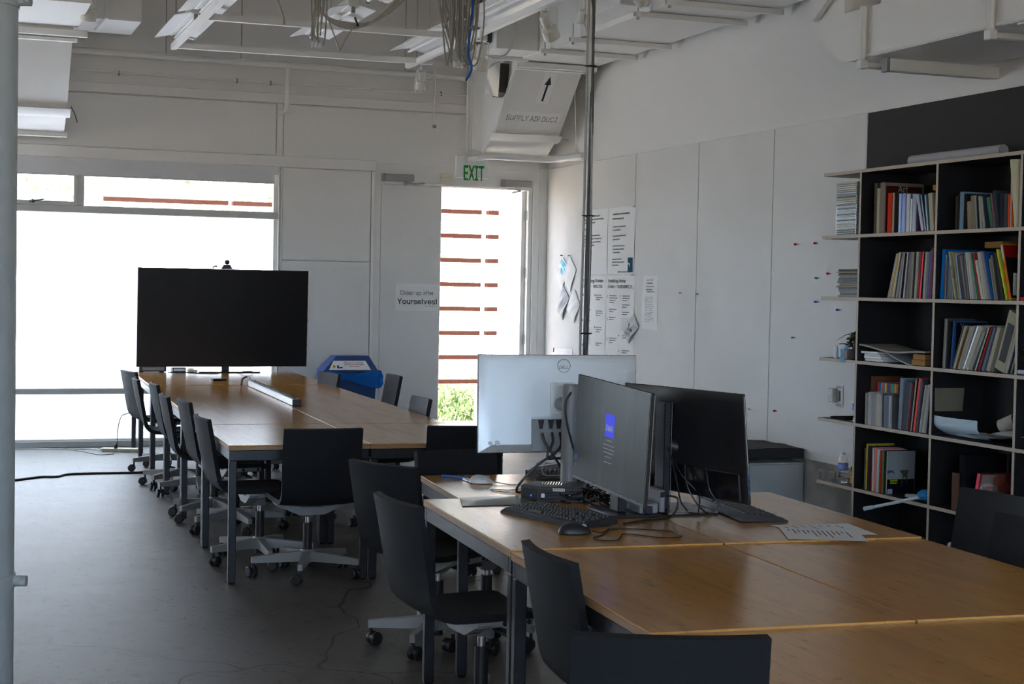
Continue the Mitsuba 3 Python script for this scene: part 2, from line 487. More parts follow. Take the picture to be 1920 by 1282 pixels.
for x in (0.5, 2.4, 4.3, 6.62, 8.6):
    part(rl, 'post', cbox(x - .022, x + .022, RY - .022, RY + .022, -0.005, 1.14, .003), OUTWHITE)

BARK = matte('pale_bark', mikit.proc(lambda p, n, uv: mix(mi.Color3f(0.50, 0.47, 0.43), mi.Color3f(0.72, 0.69, 0.65), fbm(p.x * 4, p.y * 4, p.z * 1.5, 3))))
LEAF = mat('olive_leaf', {'type': 'principledthin', 'base_color': rgb(0.34, 0.355, 0.27), 'roughness': 0.5, 'diff_trans': 0.9, 'spec_trans': 0.0}, two=False)
LEAF2 = mat('green_leaf', {'type': 'principledthin', 'base_color': rgb(0.22, 0.30, 0.15), 'roughness': 0.5, 'diff_trans': 0.9, 'spec_trans': 0.0}, two=False)


def leaves(centres, n, spread, size, rng):
    """n leaf blades around the given points, one mesh."""
    c = centres[rng.integers(0, len(centres), n)] + rng.normal(0, 1, (n, 3)) * spread
    d = rng.normal(0, 1, (n, 3)) + np.array([0, 0, -.6])
    d /= np.linalg.norm(d, axis=1, keepdims=True)
    w = np.cross(d, rng.normal(0, 1, (n, 3)))
    w /= np.linalg.norm(w, axis=1, keepdims=True)
    L = size * (0.6 + 0.8 * rng.random((n, 1)))
    v = np.stack([c, c + d * L * .5 + w * L * .16, c + d * L, c + d * L * .5 - w * L * .16], 1).reshape(-1, 3)
    i = np.arange(n)[:, None] * 4
    return trimesh.Trimesh(v, np.vstack([i + [0, 1, 2], i + [0, 2, 3]]), process=False)


def tree(label, x, y, h, r, lean, seed, z0=-4.0, leaf=LEAF, dens=1.0):
    rng = np.random.default_rng(seed)
    k = thing('gum_tree', label, 'tree')
    pts = [np.array([x, y, z0])]
    for i in range(1, 7):
        pts.append(np.array([x + lean * (i / 6) ** 1.4 * h * .18 + rng.normal(0, .12), y + rng.normal(0, .15), z0 + h * i / 6]))
    sp = spline(pts, 5)
    meshes = [tube(sp, np.linspace(r, r * .25, len(sp)), 9)]
    tips = []
    for b in range(16):
        i = int(len(sp) * (0.30 + 0.65 * rng.random()))
        i = min(i, len(sp) - 2)
        ang, up, ln = rng.random() * 2 * PI, .3 + .7 * rng.random(), h * (.16 + .16 * rng.random())
        e = sp[i] + ln * np.array([math.cos(ang) * .8, math.sin(ang) * .8, up * .7])
        m = (sp[i] + e) / 2 + rng.normal(0, .2, 3)
        bs = spline([sp[i], m, e], 5)
        rr = r * (1 - i / len(sp)) * .55 + .015
        meshes.append(tube(bs, np.linspace(rr, .012, len(bs)), 6))
        tips += [e, m, (m + e) / 2]
        for q in range(3):
            e2 = e + rng.normal(0, .5, 3)
            meshes.append(tube([m, (m + e2) / 2 + rng.normal(0, .1, 3), e2], [.02, .014, .006], 5))
            tips.append(e2)
    part(k, 'trunk', cat(meshes), BARK, smooth=True)
    part(k, 'foliage', leaves(np.array(tips), int(4200 * dens), .45, .15, rng), leaf, kind='stuff')


tree('pale trunked gum tree straight behind the door slats', 8.2, 23.5, 12, .20, .2, 11)
tree('leaning gum tree behind the right half of the door slats', 9.6, 25.0, 12, .17, .9, 12)
tree('thin gum tree left of the door opening', 6.6, 25.5, 11, .13, -.6, 13)
tree('broad gum tree beyond the right end of the railing', 11.8, 28.0, 13, .25, -.3, 14)
tree('gum tree behind the left top light of the window', 0.6, 27.0, 12, .22, .4, 15, dens=1.5)
tree('gum tree behind the middle of the window top light', 3.0, 29.0, 13, .22, -.4, 16, dens=1.5)
tree('gum tree behind the right end of the window top light', 5.2, 30.0, 12, .2, .3, 17, dens=1.3)
tree('far gum tree closing the view behind the door', 10.6, 33.0, 14, .26, .2, 18, dens=1.6)
tree('far gum tree left of the one that closes the view', 8.4, 35.0, 14, .26, -.2, 19, dens=1.6)
tree('far gum tree at the left end of the window', -1.6, 31.0, 13, .26, .1, 20, dens=1.6)


def bush(label, x, y, z, r, seed):
    rng = np.random.default_rng(seed)
    k = thing('bush', label, 'bush')
    c = np.array([x, y, z]) + rng.normal(0, 1, (60, 3)) * np.array([r, r, r * .6]) * .45
    part(k, 'stem', cat([tube([(x, y, z - r - 1.2), tuple(q)], [.03, .008], 5) for q in c[:14]]), BARK)
    part(k, 'foliage', leaves(c, 3200, r * .16, .13, rng), LEAF2, kind='stuff')


bush('bright green bush below the railing at the left of the door', 6.9, 20.6, -.15, .85, 31)
bush('dark green bush behind the railing in the middle of the door', 8.1, 21.6, -.35, .9, 32)
bush('green bush behind the railing at the right of the door', 9.0, 22.0, .1, .9, 33)
struct('terrain', 'dry ground below the balcony', box(-60, 70, YB + 2.6, 120, -4.3, -4.0), matte('dry_ground', (.42, .39, .33)))
far = grid(lambda u, v: (-60 + 130 * u, 60 + 25 * v, -4.1 + 9 * math.sin(PI * min(1, v * .5 + .0)) * (0.7 + .3 * math.sin(u * 9))), 40, 8)
struct('hills', 'pale wooded slope far behind the trees', far, matte('far_slope', (.33, .35, .26)), smooth=True)
# ------------------------------------------------------------------ ducts, pipes, strut grid, lamps
def strut(parent, name, a, b, w=.041, mat_=None):
    a, b = np.asarray(a, float), np.asarray(b, float)
    L = np.linalg.norm(b - a)
    c, o = w / 2, w / 2 - .004
    poly = [(-c, -c), (c, -c), (c, c), (c * .35, c), (c * .35, o), (o, o), (o, -o), (-o, -o), (-o, o), (-c * .35, o), (-c * .35, c), (-c, c)]
    m = prism(poly, L)
    z = (b - a) / L
    x = np.cross([0, 0, 1.0], z) if abs(z[2]) < .9 else np.array([1.0, 0, 0])
    x /= np.linalg.norm(x)
    A = np.eye(4)
    A[:3, 0], A[:3, 1], A[:3, 2], A[:3, 3] = x, np.cross(z, x), z, a
    m.apply_transform(A)
    return part(parent, name, m, mat_ or WHITE_METAL)


def arc(c, r, a0, a1, n=8):
    return [(c[0] + r * math.cos(a), c[1] + r * math.sin(a)) for a in np.radians(np.linspace(a0, a1, n))]


# the supply duct on the right: runs along the wall, then slopes down into the back wall
X0, X1 = 5.10, 5.79
sd = thing('supply_duct', 'white supply air duct sloping down to the back wall above the exit sign', 'air duct')
part(sd, 'elbow', along_x([(13.86, 3.715), (14.47, 3.105), (14.82, 2.915), (15.27, 2.915), (15.27, 4.3), (13.86, 4.3)], X0, X1), WHITE_METAL)
for a, b in ((6.5, 9.0), (9.0, 10.9), (10.9, 12.3), (12.3, 13.86)):
    part(sd, 'section', cbox(X0, X1 + .12, a + .001, b - .001, 3.72, 4.35, .004), WHITE_METAL)
for y, z, s in ((13.80, 3.685, .05), (13.88, 3.665, .03)):
    part(sd, 'flange', cbox(X0 - .03, X1 + .10, y - .03, y + .03, z - s / 2, z + s / 2, .004), WHITE_METAL)
part(sd, 'flange', hull([(x, y, z) for x in (X0 - .02, X1 + .02) for y, z in ((14.44, 3.10), (14.50, 3.05), (14.56, 3.035), (14.5, 3.12))]), WHITE_METAL)
part(sd, 'flange', cbox(X0 - .02, X1 + .02, 14.80, 14.86, 2.885, 2.93, .004), WHITE_METAL)
for y, z in ((13.86, 3.65), (14.50, 3.07)):
    part(sd, 'bolt', cyl((X1 + .01, y, z), (X1 + .11, y, z), .010, 8), STEEL)
part(sd, 'side_flange', cat(tube([(X0 - .004, 13.86, 4.2), (X0 - .004, 13.86, 3.70), (X0 - .004, 14.47, 3.09), (X0 - .004, 14.82, 2.9)], .014, 6)), WHITE_METAL)
sv = np.array([0, -.61, .61]) / math.hypot(.61, .61)
sn = np.array([0, -.7071, -.7071])
o = np.array([X0, 14.47, 3.105]) + sn * .0012
so = lambda u, v: o + np.array([u, 0, 0]) + sv * v
t = centred(text('SUPPLY AIR DUCT', .062, .0008))
w = t.bounds[1][0] - t.bounds[0][0]
t.apply_scale([.535 / w, 1, 1])
part(sd, 'lettering', laid(t, so(.345, .20), (1, 0, 0), sv), INK, label='dark lettering reading SUPPLY AIR DUCT')
part(sd, 'arrow', laid(prism([(-.010, 0), (.010, 0), (.010, .20), (.034, .20), (0, .30), (-.034, .20), (-.010, .20)], .0008), so(.385, .42), (1, 0, .0), sv), INKBLACK, label='black arrow pointing up the duct')
part(sd, 'label_plate', cat([laid(prism([(-.065, -.03), (.065, -.03), (.065, .34), (-.065, .34)], .0003), so(.385, .42) - sn * .0008, (1, 0, 0), sv),
                            laid(prism([(-.285, -.02), (.285, -.02), (.285, .083), (-.285, .083)], .0003), so(.345, .20) - sn * .0008, (1, 0, 0), sv)]), paint(.80, .80, .79))
for y, xa in ((13.0, 5.02), (12.3, 5.0), (10.95, 4.98), (10.40, 4.98), (9.2, 4.98)):
    k = thing('duct_hanger', {13.0: 'white strut under the duct next to the sloping elbow', 12.3: 'white strut under the duct right of the hanging cable', 10.95: 'white strut under the duct, third from the elbow', 10.40: 'white strut under the duct, fourth from the elbow', 9.2: 'white strut under the duct, last at the top of the picture'}[y], 'strut')
    strut(k, 'channel', (xa, y, 3.695), (X1 + .16, y, 3.695))
    part(k, 'rod', cyl((xa + .03, y, 3.69), (xa + .03, y, 4.58), .006, 8), STEEL)
    part(k, 'nut', cyl((xa + .03, y, 3.655), (xa + .03, y, 3.675), .012, 6), STEEL)
bx = thing('branch_duct', 'white branch duct joining the supply duct from the left', 'air duct')
part(bx, 'body', cbox(4.69, 5.098, 13.28, 13.85, 3.735, 4.35, .004), WHITE_METAL)
part(bx, 'collar', cbox(4.62, 4.69, 13.40, 13.75, 3.80, 4.25, .003), BLACK_STEEL, label='dark open collar')
part(bx, 'rail', cbox(4.75, 5.16, 13.70, 13.74, 3.70, 3.735, .003), WHITE_METAL)
bx = thing('branch_duct', 'white box duct left of the far track lights', 'air duct')
part(bx, 'body', cbox(4.86, 5.098, 10.95, 11.9, 3.76, 4.35, .004), WHITE_METAL)
cm = thing('duct_sensor', 'dark sensor in clear plastic wrap on the left face of the sloping duct', 'sensor')
part(cm, 'bracket', cyl((4.96, 14.2, 3.50), (5.098, 14.2, 3.55), .02, 8), WHITE_METAL)
part(cm, 'body', hull([(x, y, z) for x in (5.00, 5.096) for y, z in ((14.05, 3.72), (14.17, 3.74), (14.28, 3.55), (14.24, 3.42), (14.10, 3.45))]), BLACK)
part(cm, 'wrap', hull([(4.90, 14.1, 3.66), (4.90, 14.2, 3.45), (4.99, 14.0, 3.74), (4.99, 14.26, 3.74), (4.99, 14.28, 3.44), (4.99, 14.05, 3.40)]), prin('plastic_wrap', (.35, .36, .36), .15, 0, .8))
# the duct on the left with the same slope
ld = thing('supply_duct', 'white sloping duct beside the round column at the left', 'air duct')
part(ld, 'elbow', along_x([(13.86, 3.715), (14.47, 3.105), (14.82, 2.915), (15.27, 2.915), (15.27, 4.3), (13.86, 4.3)], .30, 1.07), WHITE_METAL)
part(ld, 'section', cbox(.30, 1.11, 12.6, 13.858, 3.735, 4.35, .004), WHITE_METAL)
part(ld, 'section', cbox(.30, 1.11, 10.0, 12.0, 3.76, 4.35, .004), WHITE_METAL)
part(ld, 'flange', cbox(.28, 1.19, 13.82, 13.88, 3.655, 3.71, .004), WHITE_METAL)
part(ld, 'flange', cbox(.28, 1.11, 13.90, 13.96, 3.62, 3.65, .004), WHITE_METAL)
part(ld, 'flange', hull([(x, y, z) for x in (.28, 1.10) for y, z in ((14.44, 3.10), (14.50, 3.05), (14.56, 3.035), (14.5, 3.12))]), WHITE_METAL)
part(ld, 'flange', cbox(.28, 1.10, 14.80, 14.86, 2.885, 2.93, .004), WHITE_METAL)
part(ld, 'drain_wire', tube([(1.10, 14.40, 3.12), (1.13, 14.38, 3.05), (1.15, 14.36, 2.98)], .005, 6), BLACK)
bl = thing('branch_duct', 'white branch duct at the top left joining the sloping duct', 'air duct')
part(bl, 'body', cbox(1.112, 1.66, 14.02, 14.8, 3.85, 4.35, .004), WHITE_METAL)
part(bl, 'collar', cyl((1.10, 14.3, 3.93), (1.14, 14.3, 3.93), .09, 16), WHITE_METAL)
part(bl, 'hanger', tube([(1.36, 13.98, 4.2), (1.36, 13.98, 3.86), (1.30, 14.3, 3.80)], .018, 8), WHITE_METAL)
# the near duct at the top right with its turned-up end
nd = thing('supply_duct', 'white duct with a rounded end over the bookcase at the top right', 'air duct')
prof = [(5.0, 3.0), (8.22, 3.0)] + arc((8.22, 3.50), .50, -84, 0, 9) + [(8.72, 4.4), (8.32, 4.4), (8.32, 3.30), (5.0, 3.30)]
part(nd, 'body', along_x(prof, 5.19, 5.97), WHITE_METAL)
part(nd, 'seam', cbox(5.182, 5.192, 5.0, 8.1, 3.004, 3.020, .002), WHITE_METAL)
part(nd, 'upper_box', cbox(5.30, 5.97, 5.0, 8.1, 3.302, 4.3, .004), WHITE_METAL)
for y in (6.72, 6.1):
    part(nd, 'panel', cbox(5.196, 5.99, y - .3, y - .03, 2.985, 2.998, .003), WHITE_METAL)
for y in (8.07, 6.86):
    k = thing('duct_hanger', 'white pipe frame carrying the near duct ' + ('at its rounded end' if y > 8 else 'at the right edge of the picture'), 'strut')
    part(k, 'post', cyl((5.165, y, 2.965), (5.165, y, 3.30 if y > 8 else 4.3), .021, 12), WHITE_METAL)
    part(k, 'cross_pipe', cyl((5.165, y, 2.955), (5.97, y, 2.955), .021, 12), WHITE_METAL)
    part(k, 'joint', cbox(5.14, 5.19, y - .028, y + .028, 2.93, 2.985, .006), WHITE_METAL)
k = thing('strut_brace', 'diagonal white strut bracing the rounded duct end', 'strut')
strut(k, 'channel', (5.16, 8.62, 3.31), (5.16, 8.12, 3.62), .038)
for y, x0, lab in ((7.93, 5.25, 'white strip lamp under the rounded duct'), (6.42, 5.24, 'white strip lamp at the right edge above the bookcase')):
    k = thing('strip_lamp', lab, 'lamp')
    part(k, 'housing', cbox(x0, x0 + .86, y - .03, y + .03, 2.905, 2.98, .004), prin('lamp_housing', (.74, .745, .70), .45))
    part(k, 'end_cap', cbox(x0 - .025, x0 - .001, y - .032, y + .032, 2.90, 2.985, .004), GREY)

# sprinkler pipes on the back wall
pp = thing('sprinkler_pipe', 'white pipe across the back wall bending down by the exit sign', 'pipe')
PY = YB - .10
part(pp, 'run', tube([(1.05, PY, 3.735)] + [(5.00, PY, 3.72)] + [(5.06, PY, 3.71), (5.10, PY, 3.68), (5.12, PY - .0, 3.60), (5.145, PY, 3.50), (5.15, PY, 2.98)], .030, 12), WHITE_METAL)
for x in (2.03, 2.75, 4.4):
    part(pp, 'hanger', cyl((x, PY, 3.73), (x, PY, 4.58), .006, 6), STEEL)
pp = thing('conduit', 'thin white conduit running under the sprinkler pipe', 'pipe')
part(pp, 'run', tube([(1.05, YB - .05, 3.56), (5.1, YB - .05, 3.545)], .011, 8), WHITE_METAL)
for x in (1.6, 2.72, 3.05, 4.8):
    part(pp, 'clip', cbox(x - .006, x + .006, YB - .062, YB - .02, 3.53, 3.572, .002), GREY)
pp = thing('drop_pipe', 'short white pipe dropping to an elbow at the wall above the window panel', 'pipe')
part(pp, 'run', tube([(3.21, YB - .08, 3.72), (3.21, YB - .08, 3.33), (3.205, YB - .075, 3.29), (3.19, YB - .04, 3.275), (3.175, YB + .001, 3.275)], .024, 12), WHITE_METAL)
part(pp, 'elbow', tube([(3.21, YB - .08, 3.36), (3.21, YB - .08, 3.31), (3.20, YB - .07, 3.28)], .031, 12), WHITE_METAL)
pp = thing('elbow_pipe', 'white pipe under the sloping duct ending at a hanging rod on the right', 'pipe')
part(pp, 'run', tube([(4.98, 14.86, 2.86), (5.10, 14.72, 2.89), (5.20, 14.70, 2.895), (5.72, 14.66, 2.885), (5.82, 14.45, 2.88), (5.88, 14.25, 2.895), (5.93, 14.18, 2.895)], .036, 14), WHITE_METAL)
part(pp, 'end', tube([(5.85, 14.33, 2.89), (5.93, 14.20, 2.89), (5.985, 14.18, 2.89)], .042, 14), WHITE_METAL)
part(pp, 'rod', cyl((5.90, 14.28, 2.93), (5.86, 14.28, 3.70), .006, 8), WHITE_METAL)
part(pp, 'hook', lathe([(0, 0), (.022, 0), (.026, .03), (.014, .055), (.008, .09), (0, .09)], 12), WHITE_METAL, m=mat4((5.90, 14.28, 2.915)))

# strut grid with the reflector lamps
sgk = thing('strut_grid', 'white strut channels hung in a grid below the ceiling', 'strut')
strut(sgk, 'cross_channel', (2.00, 12.6, 3.70), (4.36, 12.6, 3.70), .05)
strut(sgk, 'cross_channel', (1.98, 14.24, 3.70), (4.36, 14.15, 3.70), .05)
for x, y0, y1 in ((1.98, 6, 14.34), (4.22, 6, 14.5)):
    strut(sgk, 'channel', (x, y0, 3.70), (x, y1, 3.70), .05)
for x in (1.98, 4.22):
    for y in (9, 12.6, 14.2):
        part(sgk, 'rod', cyl((x, y, 3.72), (x, y, 4.58), .006, 6), STEEL)
LAMPW = prin('reflector_white', (.80, .81, .81), .3)
labs = ['left', 'middle', 'right']
for i, (x, ys) in enumerate(((1.98, ((9.2, 10.9), (11.05, 12.85), (13.0, 14.3))), (3.08, ((8.6, 10.4), (10.6, 11.75), (12.1, 13.7))), (4.10, ((9.0, 10.7), (10.9, 12.5), (12.7, 14.1))))):
    for j, (a, b) in enumerate(ys):
        k = thing('reflector_lamp', f'white reflector lamp in the {labs[i]} row, ' + ('nearest of its row', 'second of its row', 'farthest of its row')[j], 'lamp')
        for s in (-1, 1):
            part(k, 'reflector', hull([(x + s * .03, y, z) for y in (a, b) for z in (3.80, 3.806)] + [(x + s * .175, y, z) for y in (a, b) for z in (3.765, 3.771)]), LAMPW)
        part(k, 'spine', cbox(x - .045, x + .045, a + .02, b - .02, 3.79, 3.86, .005), WHITE_METAL)
        part(k, 'tube', cyl((x, a + .05, 3.765), (x, b - .05, 3.765), .013, 10), LAMPW)
        for y in (a + .05, b - .05):
            part(k, 'socket', cbox(x - .016, x + .016, y - .012, y + .012, 3.745, 3.79, .003), GREY)
        part(k, 'wire', cyl((x, (a + b) / 2, 3.86), (x, (a + b) / 2, 4.59), .003, 6), STEEL)


# track spotlights
def spot(label, x, y, z, tilt, az, s=1.0):
    k = thing('spotlight', label, 'lamp')
    part(k, 'stem', cyl((x, y, z + .13 * s), (x, y, 3.70), .009, 8), WHITE_METAL)
    part(k, 'yoke', xf(cat(tube([(-.062 * s, 0, 0), (-.062 * s, 0, .13 * s), (.062 * s, 0, .13 * s), (.062 * s, 0, 0)], .007, 6)), (x, y, z), az), WHITE_METAL)
    can = lathe([(0, .11 * s), (.030 * s, .11 * s), (.034 * s, .10 * s), (.034 * s, .02 * s), (.058 * s, .0), (.058 * s, -.075 * s), (.050 * s, -.075 * s), (.050 * s, -.02 * s), (0, -.02 * s)], 20)
    R = mat4((x, y, z), az, 0, tilt)
    part(k, 'housing', can, prin('lamp_shell', (.66, .655, .60), .4) if 'mat_lamp_shell' not in scene else 'mat_lamp_shell', m=R)
    part(k, 'lens', lathe([(0, -.028 * s), (.049 * s, -.028 * s), (.049 * s, -.022 * s), (0, -.022 * s)], 20), BLACK_GLOSS, m=R, label='dark lens')


spot('can spotlight with a dark lens hanging at the end of the right strut', 4.19, 12.25, 3.46, .25, .2, 1.15)
spot('tilted spotlight under the right strut, left of the caged bulb', 4.30, 11.0, 3.54, .75, -.9, 1.1)
spot('spotlight pointing down with a wire basket beside the hanging cable', 4.42, 10.55, 3.60, .15, .3, 1.1)
spot('spotlight at the top of the picture right of the hanging cable', 4.78, 10.45, 3.74, .9, -1.2, 1.0)
spot('small clamp spotlight at the far end of the right strut', 4.30, 14.3, 3.52, .1, .5, .9)
spot('round spotlight at the top left in front of the branch duct', 1.14, 13.2, 3.78, .3, .1, 1.1)
k = thing('caged_bulb', 'bare bulb in a wire cage hanging beside the down-pointing spotlight', 'lamp')
part(k, 'bulb', lathe([(0, -.06), (.012, -.056), (.019, -.03), (.016, .0), (.012, .05), (0, .05)], 16), prin('bulb_glass', (.6, .58, .5), .08), m=mat4((4.37, 10.40, 3.52)))
part(k, 'cage', cat([tube([(4.37 + .03 * math.cos(a), 10.40 + .03 * math.sin(a), 3.56), (4.37 + .036 * math.cos(a), 10.40 + .036 * math.sin(a), 3.50), (4.37 + .012 * math.cos(a), 10.40 + .012 * math.sin(a), 3.435)], .003, 5) for a in np.arange(6) * PI / 3]), STEEL)
part(k, 'stem', cyl((4.37, 10.40, 3.56), (4.37, 10.40, 3.72), .016, 10), WHITE_METAL)
k = thing('clamp_cord', 'loop of beige cord hanging at the far end of the right strut', 'cord')
part(k, 'loop', cord([(4.28, 14.25, 3.66), (4.24, 14.25, 3.58), (4.22, 14.25, 3.46), (4.26, 14.25, 3.40), (4.29, 14.25, 3.47), (4.27, 14.25, 3.58)], .006), CABLE_WHITE)
part(k, 'tail', cord([(4.42, 14.25, 3.66), (4.43, 14.25, 3.48), (4.42, 14.25, 3.28), (4.42, 14.25, 3.12)], .005), CABLE_WHITE)
part(k, 'plug', cbox(4.40, 4.44, 14.235, 14.265, 3.09, 3.125, .006), GREY)
solo('lamp_cord', 'pale cord looping from the strut to the branch duct', 'cord', cord([(4.20, 12.5, 3.66), (4.30, 12.6, 3.60), (4.50, 12.8, 3.57), (4.70, 13.0, 3.66), (4.80, 13.1, 3.86), (4.85, 13.2, 4.05)], .010), CABLE_WHITE)

# hanging bundles of network cable
def bundle(label, x, y, ztop, zbot, n, spread, seed, r=.0045, blue=False, colour=None):
    rng = random.Random(seed)
    k = thing('cable_bundle', label, 'cables')
    ms = []
    for i in range(n):
        a, s = rng.random() * 6.28, spread * rng.random() ** .5
        e = zbot + (ztop - zbot) * .45 * rng.random() ** 2
        dx, dy = s * math.cos(a), s * math.sin(a)
        p = [(x + dx * .3, y + dy * .3, ztop), (x + dx * .7, y + dy * .7, ztop - (ztop - e) * .35), (x + dx * 1.1, y + dy * 1.1, ztop - (ztop - e) * .7)]
        if rng.random() < .45:
            p += [(x + dx * .8, y + dy * .8, e), (x + dx * .4 - .02, y + dy * .4, e + .04), (x + dx * .3, y, e + .22)]
        else:
            p += [(x + dx * .5, y + dy * .5, e)]
        ms.append(cord(p, r, 5, 5))
    part(k, 'strands', cat(ms), colour or CABLE_GREY, kind='stuff')
    tips = [cbox(x - .012 + .02 * q, x + .0 + .02 * q, y - .006, y + .006, zbot - .025, zbot + .005, .002) for q in (-1, 0, 1)]
    part(k, 'plugs', cat(tips), prin('clear_plug', (.75, .76, .77), .1) if 'mat_clear_plug' not in scene else 'mat_clear_plug', kind='stuff')
    if blue:
        part(k, 'blue_cable', cord([(x + .06, y - .05, ztop), (x + .05, y - .06, 3.1), (x + .03, y - .06, zbot + .06), (x + .05, y - .06, zbot - .03), (x + .02, y - .06, zbot - .1)], .006), paint(.03, .12, .42), label='blue cable end')


bundle('straight hank of grey cables hanging left of the big cable bundle', 1.83, 7.95, 3.7, 2.83, 16, .045, 1)
bundle('big tangled bundle of grey cables hanging from the ceiling', 2.60, 7.95, 3.7, 2.78, 46, .12, 2, blue=True)
k = thing('cable_swag', 'slack grey cables drooping between the two hanging bundles', 'cables')
for s in range(5):
    part(k, 'cable', cord([(1.80, 7.95 + .01 * s, 3.12 + .01 * s), (1.86, 7.95, 2.98), (1.98, 7.95, 2.945 - .006 * s), (2.12, 7.95, 2.96), (2.27, 7.95, 3.07 + .008 * s), (2.40, 7.95, 3.24)], .007, 6), CABLE_GREY)
part(k, 'tie', cyl((2.035, 7.92, 2.93), (2.035, 7.985, 2.98), .006, 6), BLACK)
solo('loose_cable', 'thin loose cable dangling left of the straight hank', 'cable', cord([(1.62, 8.0, 3.25), (1.625, 8.0, 3.08), (1.66, 8.0, 2.96), (1.665, 8.0, 2.92)], .005), CABLE_GREY)
solo('cable_coil', 'small coil of grey cable at the top edge of the picture', 'cable', cat([cord([(1.72, 8.0, 3.25), (1.74, 8.0, 3.13 - .008 * q), (1.80, 8.0, 3.09 - .01 * q), (1.86, 8.0, 3.12), (1.89, 8.0, 3.25)], .005) for q in range(4)]), CABLE_GREY)
solo('split_cable', 'pair of loose grey cable ends hanging in a vee below the hank', 'cable', cat(cord([(1.86, 7.9, 2.98), (1.90, 7.9, 2.88), (1.935, 7.9, 2.79)], .004), cord([(2.02, 7.9, 2.94), (1.97, 7.9, 2.86), (1.93, 7.9, 2.78)], .004)), CABLE_GREY)

# cable drop from the ceiling to the near table
cp = thing('cable_drop', 'bundle of black and pale cables dropping from the ceiling to the near table', 'cables')
CX, CY = 2.590, 6.12
rng = random.Random(5)
for q in range(7):
    dx, dy = rng.uniform(-.014, .018), rng.uniform(-.012, .012)
    pts = [(CX + dx + rng.uniform(-.004, .004) - .014 * (4.5 - z) / 4, CY + dy + rng.uniform(-.004, .004), z) for z in (4.58, 3.6, 3.0, 2.6, 2.2, 1.8, 1.4, 1.0, .80)]
    part(cp, 'cable', cord(pts, .0055, 7, 6), (BLACK, BLACK, CABLE_GREY, CABLE_WHITE, CABLE_GREY, BLACK, CABLE_GREY)[q])
part(cp, 'pale_pole', cyl((CX + .004, CY + .012, 2.42), (CX - .002, CY + .012, 4.58), .012, 10), CABLE_WHITE)
part(cp, 'tie', cat([cyl((CX - .03, CY, z), (CX + .03, CY, z), .0025, 6) for z in (2.53, 1.9)] + [tube([(CX + .022 * math.cos(a), CY + .022 * math.sin(a), z) for a in np.linspace(0, 6.3, 14)], .003, 5) for z in (2.53, 1.9, 1.4)]), BLACK)

# round column at the left
col = thing('round_column', 'grey painted round column cut by the left edge of the picture', 'column')
cx, cy = .133, 5.35
GC = prin('column_paint', (.40, .43, .415), .5)
part(col, 'shaft', cyl((cx, cy, 0), (cx, cy, 2.50), .108, 40), GC)
part(col, 'shaft', cyl((cx, cy, 2.64), (cx, cy, 4.59), .110, 40), GC)
part(col, 'sleeve', lathe([(0, 2.49)] + [(.108 + .003 * (i % 2), 2.50 + .14 * i / 16) for i in range(17)] + [(0, 2.65)], 40), GC, m=mat4((cx, cy, 0)))
for z in (2.485, .60):
    part(col, 'clamp', lathe([(0, z - .022), (.113, z - .022), (.113, z + .022), (0, z + .022)], 40), GC, m=mat4((cx, cy, 0)))
    part(col, 'bolt', cat(cyl((cx + .10, cy - .03, z), (cx + .145, cy - .045, z), .018, 12), cyl((cx + .128, cy - .07, z), (cx + .128, cy - .02, z), .009, 10)), GC)
# ------------------------------------------------------------------ tables
TL, TW, TH = 1.218, 0.7585, 0.735


def make_table(label, corner, ang, L, W, ztop, group=None):
    """A table whose near left corner is given; L runs along its depth, W along its width."""
    k = thing('work_table', label, 'table', group)
    R = mat4((corner[0], corner[1], 0), ang)
    g, dz = .0016, ztop
    part(k, 'tabletop', cbox(g, W - g, g, L - g, dz - .007, dz, .0015), TOP, m=R)
    part(k, 'edge_band', cbox(g + .0004, W - g - .0004, g + .0004, L - g - .0004, dz - .027, dz - .0071, .001), EDGE, m=R, label='bare plywood edge')
    a, b = .006, .040
    z0, z1 = dz - .082, dz - .0275
    part(k, 'frame', cat(cbox(a, W - a, a, a + .03, z0, z1), cbox(a, W - a, L - a - .03, L - a, z0, z1), cbox(a, a + .03, a + .03, L - a - .03, z0, z1), cbox(W - a - .03, W - a, a + .03, L - a - .03, z0, z1)), BLACK_STEEL, m=R)
    for x in (a, W - a - b):
        for y in (a, L - a - b):
            part(k, 'leg', cbox(x, x + b, y, y + b, 0.006, z0, .004), BLACK_STEEL, m=R)
            part(k, 'foot', cbox(x + .004, x + b - .004, y + .004, y + b - .004, 0, .0065, .002), RUBBER, m=R)
    return k


def steps(o, ang, i, j, L=TL, W=TW):
    return (o[0] + math.cos(ang) * i * W - math.sin(ang) * j * L, o[1] + math.sin(ang) * i * W + math.cos(ang) * j * L)


ORD = ['nearest', 'second', 'third', 'fourth', 'fifth', 'farthest']
RO, RA = (1.434, 8.157), -0.0418
for i in range(2):
    for j in range(6):
        c = steps(RO, RA, i, j)
        L = TL if j < 5 else .86
        side = ('left', 'right')[i]
        lab = f'birch topped work table, {ORD[j]} in the {side} row of the long far group'
        if j == 5:
            lab = f'short birch topped table at the window end of the {side} row' + (', under the television' if i == 0 else '')
        make_table(lab, c, RA, L, TW, TH + (0.0, .0015, .0005, -.001, .001, 0)[j] - .001 * i)
NO, NA = (1.8209, 5.9388), -0.0609
for i in range(2):
    for j, dz, nm in ((-1, .004, 'under the two black monitors' if i else 'with the black keyboard and mouse on it'), (-2, -.002, 'bare, in the middle of the picture' if i == 0 else 'bare, at the right edge of the picture')):
        make_table(f'birch topped near table {nm}', steps(NO, NA, i, j), NA, TL - .004, TW - .003 * (i == 0), TH + dz)
